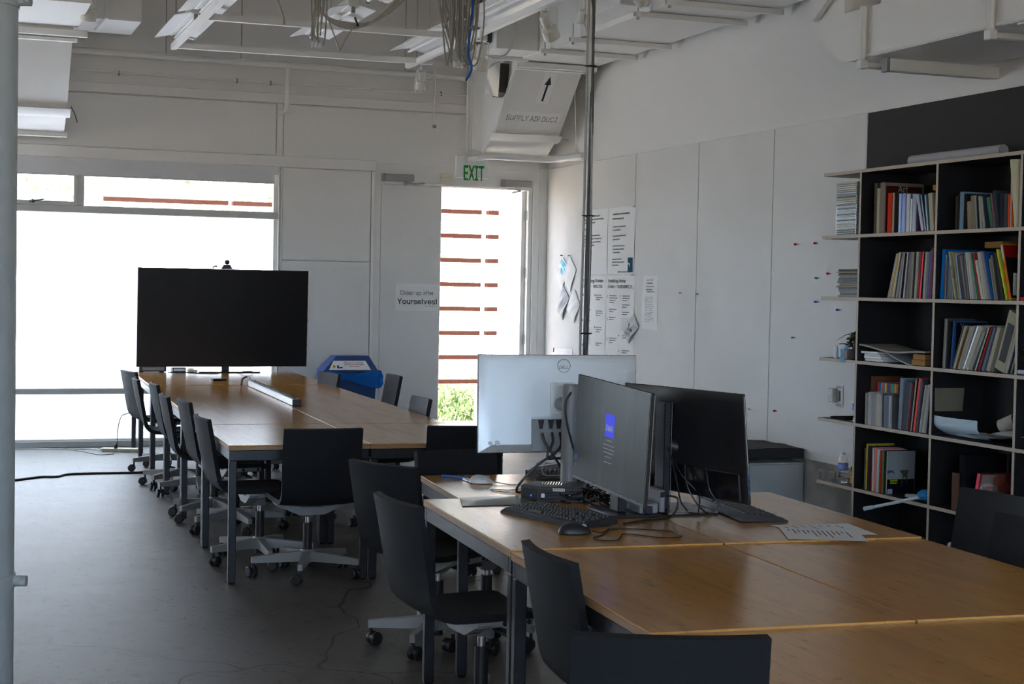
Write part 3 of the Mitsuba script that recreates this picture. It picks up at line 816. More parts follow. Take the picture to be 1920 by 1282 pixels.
make_table('birch topped table across the near end, at the bottom right corner of the picture', (steps(NO, NA, 0, -2)[0] - .76 * math.sin(-NA), steps(NO, NA, 0, -2)[1] - .762 * math.cos(NA)), NA, .758, 1.218, TH - .010)
make_table('birch topped table across the far end of the near group, under the silver monitor', (1.983, 5.967), -.09, .775, 1.22, TH - .003)

# ------------------------------------------------------------------ swivel chairs
_c = {}


def chair_meshes():
    prof = [(-.322, .845), (-.302, .74), (-.284, .64), (-.270, .565), (-.262, .522), (-.252, .492), (-.232, .469), (-.206, .457), (-.175, .453), (-.09, .452), (0, .4525), (.08, .4545), (.13, .453), (.158, .446), (.172, .436)]
    s = spline([(0, a, b) for a, b in prof], 2)[:, 1:]
    n = len(s)
    d = np.r_[0, np.cumsum(np.linalg.norm(np.diff(s, axis=0), axis=1))]
    d /= d[-1]

    def f(u, v):
        y, z = np.interp(u, d, s[:, 0]), np.interp(u, d, s[:, 1])
        x = (v - .5) * 2
        back = smooth01((.48 - u) / .3)
        w = .203 + .004 * back
        dish = (1 - x * x)
        return (x * w, y - .026 * dish * back, z - .010 * dish * (1 - back))
    shell = slab(f, 34, 11, -.026)
    _c['seat_shell'] = mikit.ply(shell, SHELL, smooth=40)
    # a mesh for each remaining part
    wing = [(-.195, .424), (-.150, .424), (-.055, .398), (.055, .398), (.150, .424), (.195, .424), (.195, .412), (.070, .356), (-.070, .356), (-.195, .412)]
    w = prism(wing, .055)
    A = np.eye(4)
    A[:3, 0], A[:3, 1], A[:3, 2], A[:3, 3] = (1, 0, 0), (0, 0, 1), (0, -1, 0), (0, -.045, 0)
    w.apply_transform(A)
    hub = hull([(x, y, .423) for x in (-.06, .06) for y in (-.11, .09)] + [(x, y, .375) for x in (-.055, .055) for y in (-.06, .06)] + [(.028 * math.cos(a), .028 * math.sin(a), .335) for a in np.arange(12) * PI / 6])
    rails = [cbox(sx * .165 - .010, sx * .165 + .010, -.10, .125, .398, .425, .003) for sx in (-1, 1)]
    pads = [cbox(sx * .165 - .012, sx * .165 + .012, y - .015, y + .015, .425, .440, .002) for sx in (-1, 1) for y in (-.04, .09)]
    _c['bracket'] = mikit.ply(cat(w, hub, rails, pads), ALU, smooth=30)
    _c['bolt'] = mikit.ply(cat([cyl((sx * .174, y, .411), (sx * .179, y, .411), .009, 10) for sx in (-1, 1) for y in (.01, .105)]), BLACK, smooth=30)
    _c['lever'] = mikit.ply(hull([(x, y, z) for x, y, z in ((.05, .02, .372), (.05, .05, .372), (.16, .03, .366), (.17, .07, .366), (.05, .02, .362), (.05, .05, .362), (.16, .03, .354), (.17, .07, .354))]), BLACK, smooth=30)
    _c['gas_lift'] = mikit.ply(cyl((0, 0, .27), (0, 0, .345), .0155, 18), CHROME, smooth=40)
    _c['sleeve'] = mikit.ply(cyl((0, 0, .052), (0, 0, .292), .0255, 20), BLACK, smooth=40)
    arms = [lathe([(0, .078), (.040, .078), (.042, .132), (.034, .146), (0, .146)], 20)]
    for q in range(5):
        a = q * 2 * PI / 5
        h = hull([(.02, y, z) for y in (-.021, .021) for z in (.082, .140)] + [(.305, y, z) for y in (-.0125, .0125) for z in (.079, .112)])
        arms.append(xf(h, rz=a))
    _c['base'] = mikit.ply(cat(arms), ALU, smooth=30)
    c = []
    for sx in (-1, 1):
        wl = lathe([(0, -.0105), (.024, -.0105), (.0295, -.006), (.0295, .006), (.024, .0105), (0, .0105)], 20)
        c.append(xf(wl, (0.018, sx * .0165, .0298), ry=0, rx=PI / 2))
    hood = [(math.cos(a) * .024 + .018, math.sin(a) * .024 + .030) for a in np.linspace(.2, PI - .1, 9)]
    c.append(hull([(x, y, z) for x, z in hood for y in (-.005, .005)]))
    c.append(cyl((0, 0, .045), (0, 0, .082), .0075, 10))
    _c['caster'] = mikit.ply(cat(c), BLACK, smooth=35)


def smooth01(t):
    t = min(1, max(0, t))
    return t * t * (3 - 2 * t)


chair_meshes()


def chair(label, back, facing, top=.845, group=None, spin=None):
    """back: the middle of the backrest's top edge; facing in degrees."""
    rng = random.Random(hash((round(back[0] * 1000), round(back[1] * 1000))))
    k = thing('swivel_chair', label, 'chair', group)
    a = math.radians(facing) - PI / 2
    dz = top - .845
    cxy = (back[0] + .322 * math.cos(a + PI / 2), back[1] + .322 * math.sin(a + PI / 2))
    R = mat4((cxy[0], cxy[1], 0), a)
    U = mat4((cxy[0], cxy[1], dz), a)
    part(k, 'seat_shell', _c['seat_shell'], SHELL, m=U, label='black moulded seat and back')
    b = part(k, 'bracket', _c['bracket'], ALU, m=U)
    part(b, 'bolt', _c['bolt'], BLACK, m=U)
    part(b, 'lever', _c['lever'], BLACK, m=U)
    part(k, 'gas_lift', _c['gas_lift'], CHROME, m=U)
    part(k, 'sleeve', _c['sleeve'], BLACK, m=R)
    s = rng.uniform(0, 6.28) if spin is None else math.radians(spin)
    part(k, 'base', _c['base'], ALU, m=mat4((cxy[0], cxy[1], 0), s), label='grey five-star base')
    for q in range(5):
        t = s + q * 2 * PI / 5
        part(k, 'caster', _c['caster'], BLACK, m=mat4((cxy[0] + .293 * math.cos(t), cxy[1] + .293 * math.sin(t), 0), rng.uniform(0, 6.28)))
    return k


chair('black swivel chair with its back to us, left near end of far tables', (1.90, 8.00), 90, .835, spin=250)
LFT = 'left of the far tables'
chair(f'black swivel chair {LFT}, nearest of the row', (1.41, 8.80), 1, .835, spin=198)
chair(f'black swivel chair {LFT}, second from us', (1.485, 9.98), 1, .84, spin=205)
chair(f'black swivel chair {LFT}, third from us', (1.435, 10.52), -2, .835, spin=215)
chair(f'black swivel chair {LFT}, fourth from us', (1.515, 11.68), -1, .84, spin=190)
chair(f'black swivel chair {LFT}, fifth from us', (1.455, 12.25), -4, .84, spin=220)
chair(f'black swivel chair {LFT}, farthest, turned so its back shows', (1.51, 13.28), 10, .84, spin=195)
RGT = 'right of the far tables'
chair(f'black swivel chair {RGT}, before the blue bin', (3.12, 12.95), 189, .84)
chair(f'black swivel chair {RGT}, pulled out beside the blue bin', (3.60, 12.65), 180, .84)
chair(f'black swivel chair {RGT}, nearest to the glazed door', (3.08, 10.15), 180, .835)
chair('black swivel chair behind the silver monitor, only its grey base showing', (4.75, 11.75), 60, .84, spin=186)
chair('black swivel chair with its back to us, right near corner of far tables', (2.70, 8.05), 84, .835)
chair('black swivel chair facing us behind the pliers and the white mouse', (2.29, 6.93), -82, .825)
chair('black swivel chair left of the near tables, farthest of the three', (1.79, 6.39), 26, .835, spin=160)
chair('black swivel chair left of the near tables, middle one, seat and base showing', (1.535, 5.27), 5, .84, spin=210)
chair('black swivel chair left of the near tables, nearest of the three', (1.655, 4.12), -2, .84, spin=170)
chair('black swivel chair cut by the bottom edge of the picture', (1.47, 2.98), 70, .86)
chair('black swivel chair right of the near tables, before the bookcase', (3.82, 4.95), 185, .835)
chair('black swivel chair cut by the right edge of the picture', (3.485, 4.33), 178, .835)
# ------------------------------------------------------------------ monitors, computers and things on the tables
ZT = TH            # table height; each near table differs by a few millimetres
Z1, Z2, Z0 = TH + .004, TH - .002, TH - .003


def monitor(label, x, y, yaw, zb, zt, front, tilt=0.0, roll=0.0, W=.70, H=.408, shell=None, dark=None, post=None, base=None, screen=None, cat='monitor', t=.012, name='monitor'):
    """front: True when the screen looks to the viewer's side (local -y), else the back does."""
    k = thing(name, label, cat)
    u, n = np.array([math.cos(yaw), math.sin(yaw), 0]), np.array([-math.sin(yaw), math.cos(yaw), 0])
    if not front:
        u, n, tilt = -u, -n, -tilt
    v = np.array([0, 0, math.cos(tilt)]) + n * math.sin(tilt)
    u2 = u * math.cos(roll) - v * math.sin(roll)
    v2 = v * math.cos(roll) + u * math.sin(roll)
    A = np.eye(4)
    A[:3, 0], A[:3, 1], A[:3, 2], A[:3, 3] = u2, np.cross(v2, u2), v2, (x, y, zb)
    if not front:
        pass
    pl = lambda nm, m, mt, **kw: part(k, nm, m, mt, m=A, **kw)
    shell = shell or BLACK
    pl('bezel', cbox(-W / 2, W / 2, 0, t, 0, H, .002), dark or BLACK)
    pl('back_shell', hull([(sx * (W / 2 - .002), t, z) for sx in (-1, 1) for z in (.002, H - .002)] + [(sx * W * .42, t + .020, z) for sx in (-1, 1) for z in (.035, H - .045)]), shell)
    pl('screen', box(-W / 2 + .007, W / 2 - .007, -.0012, .0005, .016, H - .007), screen or TVGLASS)
    return k, pl, A


# the silver monitor, its back to us
k, pl, A = monitor('large silver monitor showing its back, a round logo above its stand', 2.444, 6.062, -.051, .903, Z0, False, .045, 0, shell=SILVER)
# local x runs to the viewer's left here
B = .033
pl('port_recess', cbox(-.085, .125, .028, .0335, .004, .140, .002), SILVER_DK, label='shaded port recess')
pl('recess_lip', cbox(-.085, .125, .028, .036, .140, .149, .002), SILVER)
pl('mount_plate', cbox(-.068, .042, .030, .0345, .158, .292, .002), SILVER)
lg = lathe([(.0275, 0), (.0285, 0), (.0285, .0006), (.0275, .0006)], 40)
LA = A @ frame((-.018, B - .001, .362), (-1, 0, 0), (0, 0, 1))
tx = centred(text('DELL', .013, .0008, True))
tx.apply_translation((0, -.0065, 0))
part(k, 'logo', cat(lathe([(.0262, 0), (.0290, 0), (.0290, .0012), (.0262, .0012), (.0262, 0)], 40), tx), SILVER_DK, m=LA, label='round logo reading DELL')
for q, (bx_, r) in enumerate(((.272, .011), (.302, .008))):
    pl('knob', tube([(bx_, .031, .042), (bx_, .037, .042)], r, 16), STEEL)
for q, xx in enumerate((.085, .042, .008)):
    c = pl('plug', hull([(xx + sx * .011, .036 + sy, z) for sx in (-1, 1) for sy in (0, .014) for z in (.137,)] + [(xx + sx * .005, .038 + sy, .10) for sx in (-1, 1) for sy in (0, .010)]), BLACK)
# stand: grey round column, arm and dark foot
sx, sy = 2.452, 5.945
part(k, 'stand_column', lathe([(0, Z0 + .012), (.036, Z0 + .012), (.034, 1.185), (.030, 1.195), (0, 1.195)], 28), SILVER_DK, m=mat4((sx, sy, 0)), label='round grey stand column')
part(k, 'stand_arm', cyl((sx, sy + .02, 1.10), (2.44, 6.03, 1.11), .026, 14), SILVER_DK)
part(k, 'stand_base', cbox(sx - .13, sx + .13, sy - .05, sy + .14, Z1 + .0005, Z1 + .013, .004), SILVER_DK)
part(k, 'cable_clip', hull([(sx + .020, sy - .055, Z1 + .014), (sx + .06, sy - .055, Z1 + .014), (sx + .025, sy - .045, Z1 + .12), (sx + .045, sy - .045, Z1 + .12), (sx + .02, sy - .03, Z1 + .014), (sx + .06, sy - .03, Z1 + .014)]), BLACK)
for q, pts in enumerate((
        [(2.356, 6.012, .99), (2.365, 6.00, .95), (2.395, 5.985, .90), (2.44, 5.99, .84), (2.48, 6.02, .80), (2.53, 6.08, Z0 + .006)],
        [(2.400, 6.010, .99), (2.395, 5.99, .95), (2.37, 5.98, .905), (2.375, 5.985, .885), (2.40, 5.985, .885), (2.47, 6.0, .885), (2.56, 6.02, .89)],
        [(2.434, 6.010, .99), (2.43, 5.985, .94), (2.395, 5.975, .905), (2.33, 5.975, .865), (2.265, 5.985, .80), (2.245, 6.0, .765), (2.26, 6.03, Z0 + .010), (2.33, 6.09, Z0 + .007), (2.42, 6.10, Z0 + .006)])):
    solo('monitor_cable', ('black cable running down behind the grey stand column', 'black cable crossing to the right under the silver monitor', 'black cable looping down left of the grey stand column')[q], 'cable', cord(pts, .0052), BLACK)
solo('monitor_cable', 'black cable hung over the grey stand column', 'cable', cord([(2.438, 5.906, 1.165), (2.412, 5.90, 1.12), (2.42, 5.902, 1.04), (2.455, 5.903, .93), (2.50, 5.90, .83), (2.53, 5.88, Z1 + .007)], .0042), BLACK)
solo('monitor_cable', 'black cable bowing over the table behind the mini computer', 'cable', cord([(2.30, 6.03, Z0 + .007), (2.33, 6.08, Z0 + .03), (2.42, 6.10, Z0 + .055), (2.50, 6.10, Z0 + .045), (2.56, 6.12, Z0 + .006)], .0052), BLACK)
solo('thin_cable', 'thin pale cable looped under the silver monitor', 'cable', cord([(2.45, 6.03, .905), (2.40, 6.04, .88), (2.375, 6.05, .835), (2.39, 6.05, .808), (2.47, 6.04, .808), (2.50, 6.03, .80), (2.52, 6.03, Z0 + .004)], .0022), CABLE_GREY)

# the lit monitor in the middle
k, pl, A = monitor('black monitor with a lit grey green lock screen facing left', 2.344, 5.317, -1.588, .834, Z1, True, .03, .038, screen=LCD)
scr = scene[k + '__screen']
scr['emitter'] = {'type': 'area', 'radiance': rgb(.008, .010, .0095)}
pl('chin', cbox(-.343, .343, -.0016, .0005, .001, .015, .001), BLACK)
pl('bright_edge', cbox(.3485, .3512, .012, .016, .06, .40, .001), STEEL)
sc = part(k, 'lock_badge', box(-.043, .043, -.0022, -.0013, .205, .291), paint(.02, .03, .4), m=A, emitter={'type': 'area', 'radiance': rgb(.05, .06, .42)}, label='blue badge on the screen')
tx = centred(text('DMA', .022, .0004, True))
part(sc, 'lettering', tx, paint(.8, .8, .85), m=A @ frame((0, -.0024, .238), (1, 0, 0), (0, 0, 1)), label='white letters DMA')
pl('screen_text', cat([box(-w, w, -.0018, -.0013, z, z + .0035) for w, z in ((.032, .190), (.055, .172), (.055, .158), (.05, .144), (.03, .128), (.035, .108))]), GREY)
pl('screen_icons', cat(box(-.325, -.313, -.0018, -.0013, .075, .098), box(-.325, -.313, -.0018, -.0013, .050, .066)), paint(.25, .27, .6))
part(k, 'stand_post', cbox(2.405, 2.440, 5.34, 5.42, Z1 + .012, 1.10, .004), BLACK)
part(k, 'stand_arm', cbox(2.372, 2.41, 5.33, 5.43, 1.0, 1.08, .004), BLACK)
part(k, 'stand_base', cbox(2.36, 2.55, 5.27, 5.54, Z1 + .0005, Z1 + .012, .003), BLACK_STEEL)

# the right black monitor, its back to us
k, pl, A = monitor('black monitor seen from behind at the right of the lit one', 2.712, 5.36, -1.337, .813, Z1, False, -.105, 0)
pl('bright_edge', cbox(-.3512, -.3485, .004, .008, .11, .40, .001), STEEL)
pl('lower_box', cbox(-.335, .335, .028, .040, .012, .118, .004), BLACK_GLOSS)
pl('ports', cat([box(-.352, -.350, .003, .010, z, z + .018) for z in (.04, .065, .09)]), paint(.05, .12, .25))
pl('logo', lathe([(.0195, 0), (.0215, 0), (.0215, .001), (.0195, .001), (.0195, 0)], 32), BLACK_GLOSS)
scene[k + '__logo']['to_world'] = T(A @ frame((.17, .0335, .335), (-1, 0, 0), (0, 0, 1)))
part(k, 'stand_post', cbox(2.600, 2.628, 5.36, 5.44, Z1 + .012, 1.165, .004), BLACK)
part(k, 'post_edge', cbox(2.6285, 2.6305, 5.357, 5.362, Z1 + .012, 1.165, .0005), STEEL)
part(k, 'stand_arm', tube([(2.62, 5.40, 1.00), (2.66, 5.39, .99), (2.692, 5.38, 1.00)], .030, 14), BLACK)
part(k, 'stand_base', cbox(2.585, 2.80, 5.285, 5.56, Z1 + .0005, Z1 + .012, .003), BLACK_STEEL)
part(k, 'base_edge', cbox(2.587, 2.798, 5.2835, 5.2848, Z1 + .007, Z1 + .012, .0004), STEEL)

# power strips between the two stands
for q, (x0, lab, hgt) in enumerate(((2.559, 'grey power strip standing on its side between the monitor stands', .085),)):
    k = thing('power_strip', lab, 'power strip')
    part(k, 'body', cbox(x0, x0 + .022, 5.30, 5.52, Z1 + .0125, Z1 + .0125 + hgt, .004), GREY)
    part(k, 'plug', hull([(x0 - .0, 5.298, Z1 + .07), (x0 + .022, 5.298, Z1 + .07), (x0 + .004, 5.27, Z1 + .075), (x0 + .018, 5.27, Z1 + .075), (x0, 5.298, Z1 + .09), (x0 + .022, 5.298, Z1 + .09), (x0 + .004, 5.27, Z1 + .088), (x0 + .018, 5.27, Z1 + .088)]), BLACK)
k = thing('power_strip', 'flat grey power strip lying behind the lit monitor', 'power strip')
part(k, 'body', cbox(2.47, 2.545, 5.285, 5.56, Z1 + .0125, Z1 + .050, .004), GREY)
part(k, 'plug', hull([(2.495 + sx_, y_, Z1 + .030 + sz_) for sx_ in (-.013, .013) for sz_ in (-.012, .012) for y_ in (5.255, 5.284)]), BLACK)
solo('extension_cord', 'black cord curling from the upright power strip to the table', 'cord', cord([(2.57, 5.268, Z1 + .081), (2.60, 5.24, Z1 + .075), (2.60, 5.235, Z1 + .04), (2.56, 5.22, Z1 + .006), (2.47, 5.19, Z1 + .005), (2.40, 5.16, Z1 + .005), (2.33, 5.12, Z1 + .005)], .004), BLACK)

rng = random.Random(21)
k = thing('cable_tangle', 'tangle of black cables under the lit monitor', 'cables')
for q in range(15):
    cx_, cy_ = rng.uniform(2.37, 2.52), rng.uniform(5.52, 5.80)
    a0 = rng.uniform(0, 6.28)
    rx, ry = rng.uniform(.03, .07), rng.uniform(.06, .13)
    zb = Z1 + .006 + rng.uniform(0, .045)
    pts = [(cx_ + rx * math.cos(a0 + a), cy_ + ry * math.sin(a0 + a), max(Z1 + .005, zb + .012 * math.sin(2 * a + q))) for a in np.linspace(0, rng.uniform(4, 9), 12)]
    part(k, 'cable', cord(pts, .004, 6, 4), BLACK_GLOSS)
solo('cable_loop', 'round loop of black cable in front of the cable tangle', 'cable', cord([(2.37, 5.50, Z1 + .05), (2.40, 5.47, Z1 + .025), (2.44, 5.46, Z1 + .016), (2.48, 5.47, Z1 + .025), (2.49, 5.50, Z1 + .05), (2.46, 5.52, Z1 + .07)], .0045), BLACK)
k = thing('cable_tangle', 'thin dark cables hanging from the right black monitor', 'cables')
for q, pts in enumerate(([(2.66, 5.30, .93), (2.655, 5.27, .86), (2.68, 5.25, .80), (2.72, 5.25, Z1 + .02), (2.76, 5.27, Z1 + .006)], [(2.70, 5.20, .92), (2.70, 5.17, .85), (2.735, 5.16, .79), (2.70, 5.18, Z1 + .02), (2.65, 5.24, Z1 + .018)], [(2.63, 5.35, .95), (2.65, 5.30, .89), (2.70, 5.26, .82), (2.68, 5.22, Z1 + .02)], [(2.60, 5.33, 1.0), (2.61, 5.28, .90), (2.63, 5.27, .80), (2.66, 5.27, Z1 + .02)])):
    part(k, 'cable', cord(pts, .0032, 6), BLACK)


def keyboard(label, x, y, ang, z, L=.46, D=.16, mat_=None):
    k = thing('keyboard', label, 'keyboard')
    R = mat4((x, y, z), ang)
    part(k, 'case', hull([(sx * L / 2, yy, zz) for sx in (-1, 1) for yy, zz in ((-D / 2 - .025, .001), (-D / 2 - .022, .006), (-D / 2, .017), (D / 2, .032), (D / 2, .004), (-D / 2 + .01, .0008))]), BLACK, m=R)
    keys = []
    for r in range(6):
        yy = -D / 2 + .014 + r * (D - .024) / 6 + (.004 if r == 5 else 0)
        zt = .017 + (yy + D / 2) / D * .015
        xx, row = -L / 2 + .014, random.Random(r)
        while xx < L / 2 - .02:
            w = .017
            if r == 0 and .10 < xx + L / 2 < .12:
                w = .105
            elif row.random() < .08:
                w = .026
            if abs(xx - .086) > .006 and abs(xx - .155) > .006:
                keys.append(hull([(xx + a * w, yy + b, zt - .002) for a in (.04, .96) for b in (0, .0165)] + [(xx + a * w, yy + b + .001, zt + .0065) for a in (.16, .84) for b in (.002, .0135)]))
            xx += w + .0023
    part(k, 'keys', cat(keys), prin('key_caps', (.022, .022, .023), .5) if 'mat_key_caps' not in scene else 'mat_key_caps', m=R, kind='stuff')
    return k


keyboard('black keyboard in front of the lit monitor, beside the black mouse', 2.165, 5.325, math.atan2(-.965, .262), Z1, .475)
keyboard('black keyboard at the right, in front of the printed sheets', 2.895, 5.31, math.atan2(.99, .132), Z1, .50)
keyboard('black keyboard behind the mini computer, half hidden by the grey stand', 2.72, 6.50, -.09, Z0, .44)


def mouse(label, x, y, ang, z, mt, L=.105):
    k = thing('computer_mouse', label, 'mouse')
    b = trimesh.creation.icosphere(3, 1.0)
    v = b.vertices.copy()
    v[:, 2] = np.where(v[:, 2] > 0, v[:, 2] ** 1.0, v[:, 2] * .12)
    v = v * np.array([L / 2, L * .30, .034])
    v[:, 2] *= 1 - .25 * (v[:, 0] / (L / 2))
    v[:, 1] *= 1 - .10 * np.cos(v[:, 0] / L * 6)
    v[:, 2] += .0042
    part(k, 'body', trimesh.Trimesh(v, b.faces, process=False), mt, smooth=True, m=mat4((x, y, z), ang))
    part(k, 'wheel', cyl((L * .28, -.004, .027), (L * .28, .004, .027), .008, 14), GREY, m=mat4((x, y, z), ang))
    part(k, 'seam', tube([(L * .05 + .0, -.028, .019), (L * .02, -.02, .029), (L * .02, .02, .029), (L * .05, .028, .019)], .0008, 5), GREY, m=mat4((x, y, z), ang))


mouse('white mouse on the far end of the near tables', 2.230, 6.41, -.35, Z0, prin('white_plastic', (.66, .655, .60), .35))
mouse('black mouse beside the black keyboard', 2.078, 4.975, -.15, Z1, BLACK, .118)
solo('mouse_cord', 'thin cord of the black mouse lying in loops', 'cord', cord([(2.135, 4.955, Z1 + .012), (2.17, 4.96, Z1 + .004), (2.25, 5.03, Z1 + .003), (2.31, 5.02, Z1 + .003), (2.38, 4.98, Z1 + .003), (2.43, 4.92, Z1 + .003), (2.41, 4.82, Z1 + .003), (2.33, 4.82, Z1 + .003), (2.25, 4.92, Z1 + .003), (2.20, 4.86, Z1 + .003), (2.16, 4.80, Z1 + .003), (2.11, 4.81, Z1 + .003), (2.10, 4.86, Z1 + .003), (2.17, 4.93, Z1 + .003), (2.24, 5.05, Z1 + .003)], .0021, 6), BLACK)
solo('mouse_cord', 'thin cord of the white mouse lying in loops', 'cord', cord([(2.28, 6.38, Z0 + .010), (2.33, 6.34, Z0 + .003), (2.38, 6.31, Z0 + .003), (2.36, 6.22, Z0 + .003), (2.27, 6.16, Z0 + .003), (2.20, 6.20, Z0 + .003), (2.21, 6.12, Z0 + .003), (2.27, 6.06, Z0 + .003), (2.33, 6.06, Z0 + .003), (2.36, 6.00, Z0 + .003)], .0018, 6), GREY)
k = thing('pliers', 'small blue handled pliers beside the white mouse', 'pliers')
part(k, 'handle', cord([(2.130, 6.66, Z0 + .006), (2.16, 6.62, Z0 + .008), (2.19, 6.56, Z0 + .007), (2.20, 6.52, Z0 + .007)], [.006] * 25, 8), paint(.03, .13, .42, True))
part(k, 'handle', cord([(2.235, 6.64, Z0 + .006), (2.225, 6.60, Z0 + .008), (2.205, 6.55, Z0 + .008), (2.195, 6.52, Z0 + .008)], [.006] * 25, 8), paint(.03, .13, .42, True))
part(k, 'jaw', hull([(2.185, 6.53, Z0 + .002), (2.21, 6.53, Z0 + .002), (2.185, 6.53, Z0 + .012), (2.21, 6.53, Z0 + .012), (2.19, 6.44, Z0 + .004), (2.196, 6.44, Z0 + .008)]), STEEL)

# the mini computer
k = thing('mini_computer', 'small black computer with a vented top in front of the grey stand', 'computer')
out = [(2.212, 5.865), (2.245, 5.768), (2.408, 5.690), (2.495, 5.845), (2.455, 5.880), (2.30, 5.955)]
c = np.array(out).mean(0)
inset = lambda s: [tuple(c + (np.array(p) - c) * s) for p in out]
bm = prism(out, .052)
bm.apply_translation((0, 0, Z1 + .003))
part(k, 'body', bm, BLACK)
cap = hull([(x, y, Z1 + .0552) for x, y in out] + [(x, y, Z1 + .0605) for x, y in inset(.93)])
part(k, 'lid', cap, prin('lid_grey', (.06, .06, .058), .4))
a, b = np.array(out[1]), np.array(out[2])
fu = (b - a) / np.linalg.norm(b - a)
fn = np.array([fu[1], -fu[0]])
slats = []
for q in range(11):
    t = -.055 + q * .011
    p = c + fu * t
    w = .05 if abs(t) < .035 else .05 - (abs(t) - .035) * 1.2
    pn = np.array([-fu[1], fu[0]])
    slats.append(tube([(*(p - pn * w), Z1 + .0612), (*(p + pn * w), Z1 + .0612)], .0024, 5))
part(k, 'vent', cat(slats), BLACK_GLOSS)
ribs = []
for f0, f1 in ((out[0], out[1]), (out[1], out[2])):
    f0, f1 = np.array(f0), np.array(f1)
    d = (f1 - f0) / np.linalg.norm(f1 - f0)
    nn = np.array([d[1], -d[0]]) * .0008
    for q in range(7):
        z = Z1 + .010 + q * .0058
        ribs.append(tube([(*(f0 + d * .006 + nn), z), (*(f1 - d * .006 + nn), z)], .0014, 4))
part(k, 'grille', cat(ribs), BLACK_GLOSS)
fm = lambda t, z: (*(a + fu * t + fn * .0022), z)
part(k, 'sticker', laid(box(-.007, .007, -.008, .008, 0, .0006), fm(.022, Z1 + .026), (*fu, 0), (0, 0, 1)), PAPER)
part(k, 'asset_tag', laid(box(-.024, .024, -.006, .006, 0, .0006), fm(.085, Z1 + .050), (*fu, 0), (0, 0, 1)), PAPER2)
part(k, 'asset_code', cat([laid(box(-.021 + i * .0028, -.0197 + i * .0028, -.002, .004, .0006, .0009), fm(.085, Z1 + .050), (*fu, 0), (0, 0, 1)) for i in range(15)]), INKBLACK)
b0 = np.array(out[0]) * .35 + np.array(out[1]) * .65
part(k, 'power_light', laid(box(-.002, .002, -.004, .004, 0, .003), (b0[0] - .002, b0[1] - .001, Z1 + .022), (.32, -.95, 0), (0, 0, 1)), paint(.05, .1, .6), emitter={'type': 'area', 'radiance': rgb(.05, .12, .9)})

# printed sheets and the foil bag
def sheet(name, label, cat_, quad, z, mt, lines=0, group=None, curl=0.0):
    q = [np.array([*p, z]) for p in quad]
    f = lambda u, v: (q[0] * (1 - u) * (1 - v) + q[1] * u * (1 - v) + q[2] * u * v + q[3] * (1 - u) * v) + np.array([0, 0, curl * math.sin(PI * u) * math.sin(PI * v)])
    k = solo(name, label, cat_, slab(f, 12, 9, .0004), mt, group, smooth=True)
    if lines:
        ms, rng = [], random.Random(len(label))
        for i in range(lines):
            u0 = .10 + .8 * i / lines
            v0, v1 = (.15, .15 + .6 * rng.random() + .08)
            p0, p1 = f(u0, v0), f(u0, v1)
            ms.append(cbox(-.5, .5, -.5, .5, -.5, .5, .01))
            d = p1 - p0
            L = np.linalg.norm(d)
            ms[-1] = laid(box(0, L, -.0022, .0022, 0, .0004), p0 + [0, 0, .0006], d, np.cross([0, 0, 1], d))
        part(k, 'print', cat(ms), INK)
    return k


sheet('printed_sheet', 'upper printed sheet beside the right keyboard', 'paper', [on(1444, 985, 2, Z1)[:2], on(1590, 982, 2, Z1)[:2], on(1646, 1003, 2, Z1)[:2], on(1510, 1004, 2, Z1)[:2]], Z1 + .0012, PAPER, 7)
sheet('printed_sheet', 'lower printed sheet with columns of text beside the right keyboard', 'paper', [on(1460, 990, 2, Z1)[:2], on(1606, 997, 2, Z1)[:2], on(1629, 1016, 2, Z1)[:2], on(1478, 1012, 2, Z1)[:2]], Z1 + .0030, PAPER, 13)
FOIL = prin('foil_bag', (.22, .22, .21), .28, .5)
sheet('foil_bag', 'grey plastic bag lying flat at the corner of the table', 'bag', [on(862, 934, 2, Z1)[:2], on(990, 929, 2, Z1)[:2], on(992, 947, 2, Z1)[:2], on(867, 950, 2, Z1)[:2]], Z1 + .003, FOIL, 0, None, .012)

# ---- the television and what stands round it
k, pl, A = monitor('large black television on the far end of the long tables', 2.564, 14.92, .062, .790, TH, True, -.03, 0, 1.64, .925, t=.03, name='television', cat='television')
pl('trim', cbox(-.82, .82, -.002, .0, -.004, .012, .0008), BLACK_GLOSS)
part(k, 'stand_column', cbox(2.555, 2.625, 14.955, 14.985, TH + .014, .95, .003), BLACK)
part(k, 'stand_base', cbox(2.31, 2.89, 14.76, 15.05, TH + .0005, TH + .013, .003), BLACK_GLOSS)
k = thing('webcam', 'small black webcam clipped on top of the television', 'camera')
wx = 2.564 + math.cos(.062) * .02
part(k, 'clip', hull([(wx - .055, 14.90, 1.716), (wx + .055, 14.90, 1.716), (wx - .055, 14.93, 1.716), (wx + .055, 14.93, 1.716), (wx - .03, 14.90, 1.757), (wx + .03, 14.90, 1.757), (wx - .03, 14.92, 1.757), (wx + .03, 14.92, 1.757)]), BLACK)
part(k, 'lens', lathe([(0, -.024), (.018, -.02), (.025, 0), (.018, .02), (0, .024)], 16), BLACK_GLOSS, m=mat4((wx, 14.90, 1.782)))
solo('cable_hook', 'tiny dark hook left of the webcam on the television', 'hook', tube([(wx - .13, 14.92, 1.717), (wx - .13, 14.92, 1.735), (wx - .115, 14.92, 1.742), (wx - .09, 14.92, 1.742)], .006, 6), BLACK)
k = thing('amplifier', 'black box under the left end of the television', 'amplifier')
part(k, 'body', cbox(1.77, 2.02, 14.86, 15.08, TH + .006, TH + .060, .004), BLACK)
part(k, 'front', cbox(1.80, 2.0, 14.856, 14.861, TH + .018, TH + .048, .002), GREY)
part(k, 'foot', cat([cbox(x, x + .02, y, y + .02, TH, TH + .0065, .002) for x in (1.79, 1.98) for y in (14.88, 15.04)]), RUBBER)
k = thing('adapter_box', 'dark device box with cables next to the amplifier', 'device')
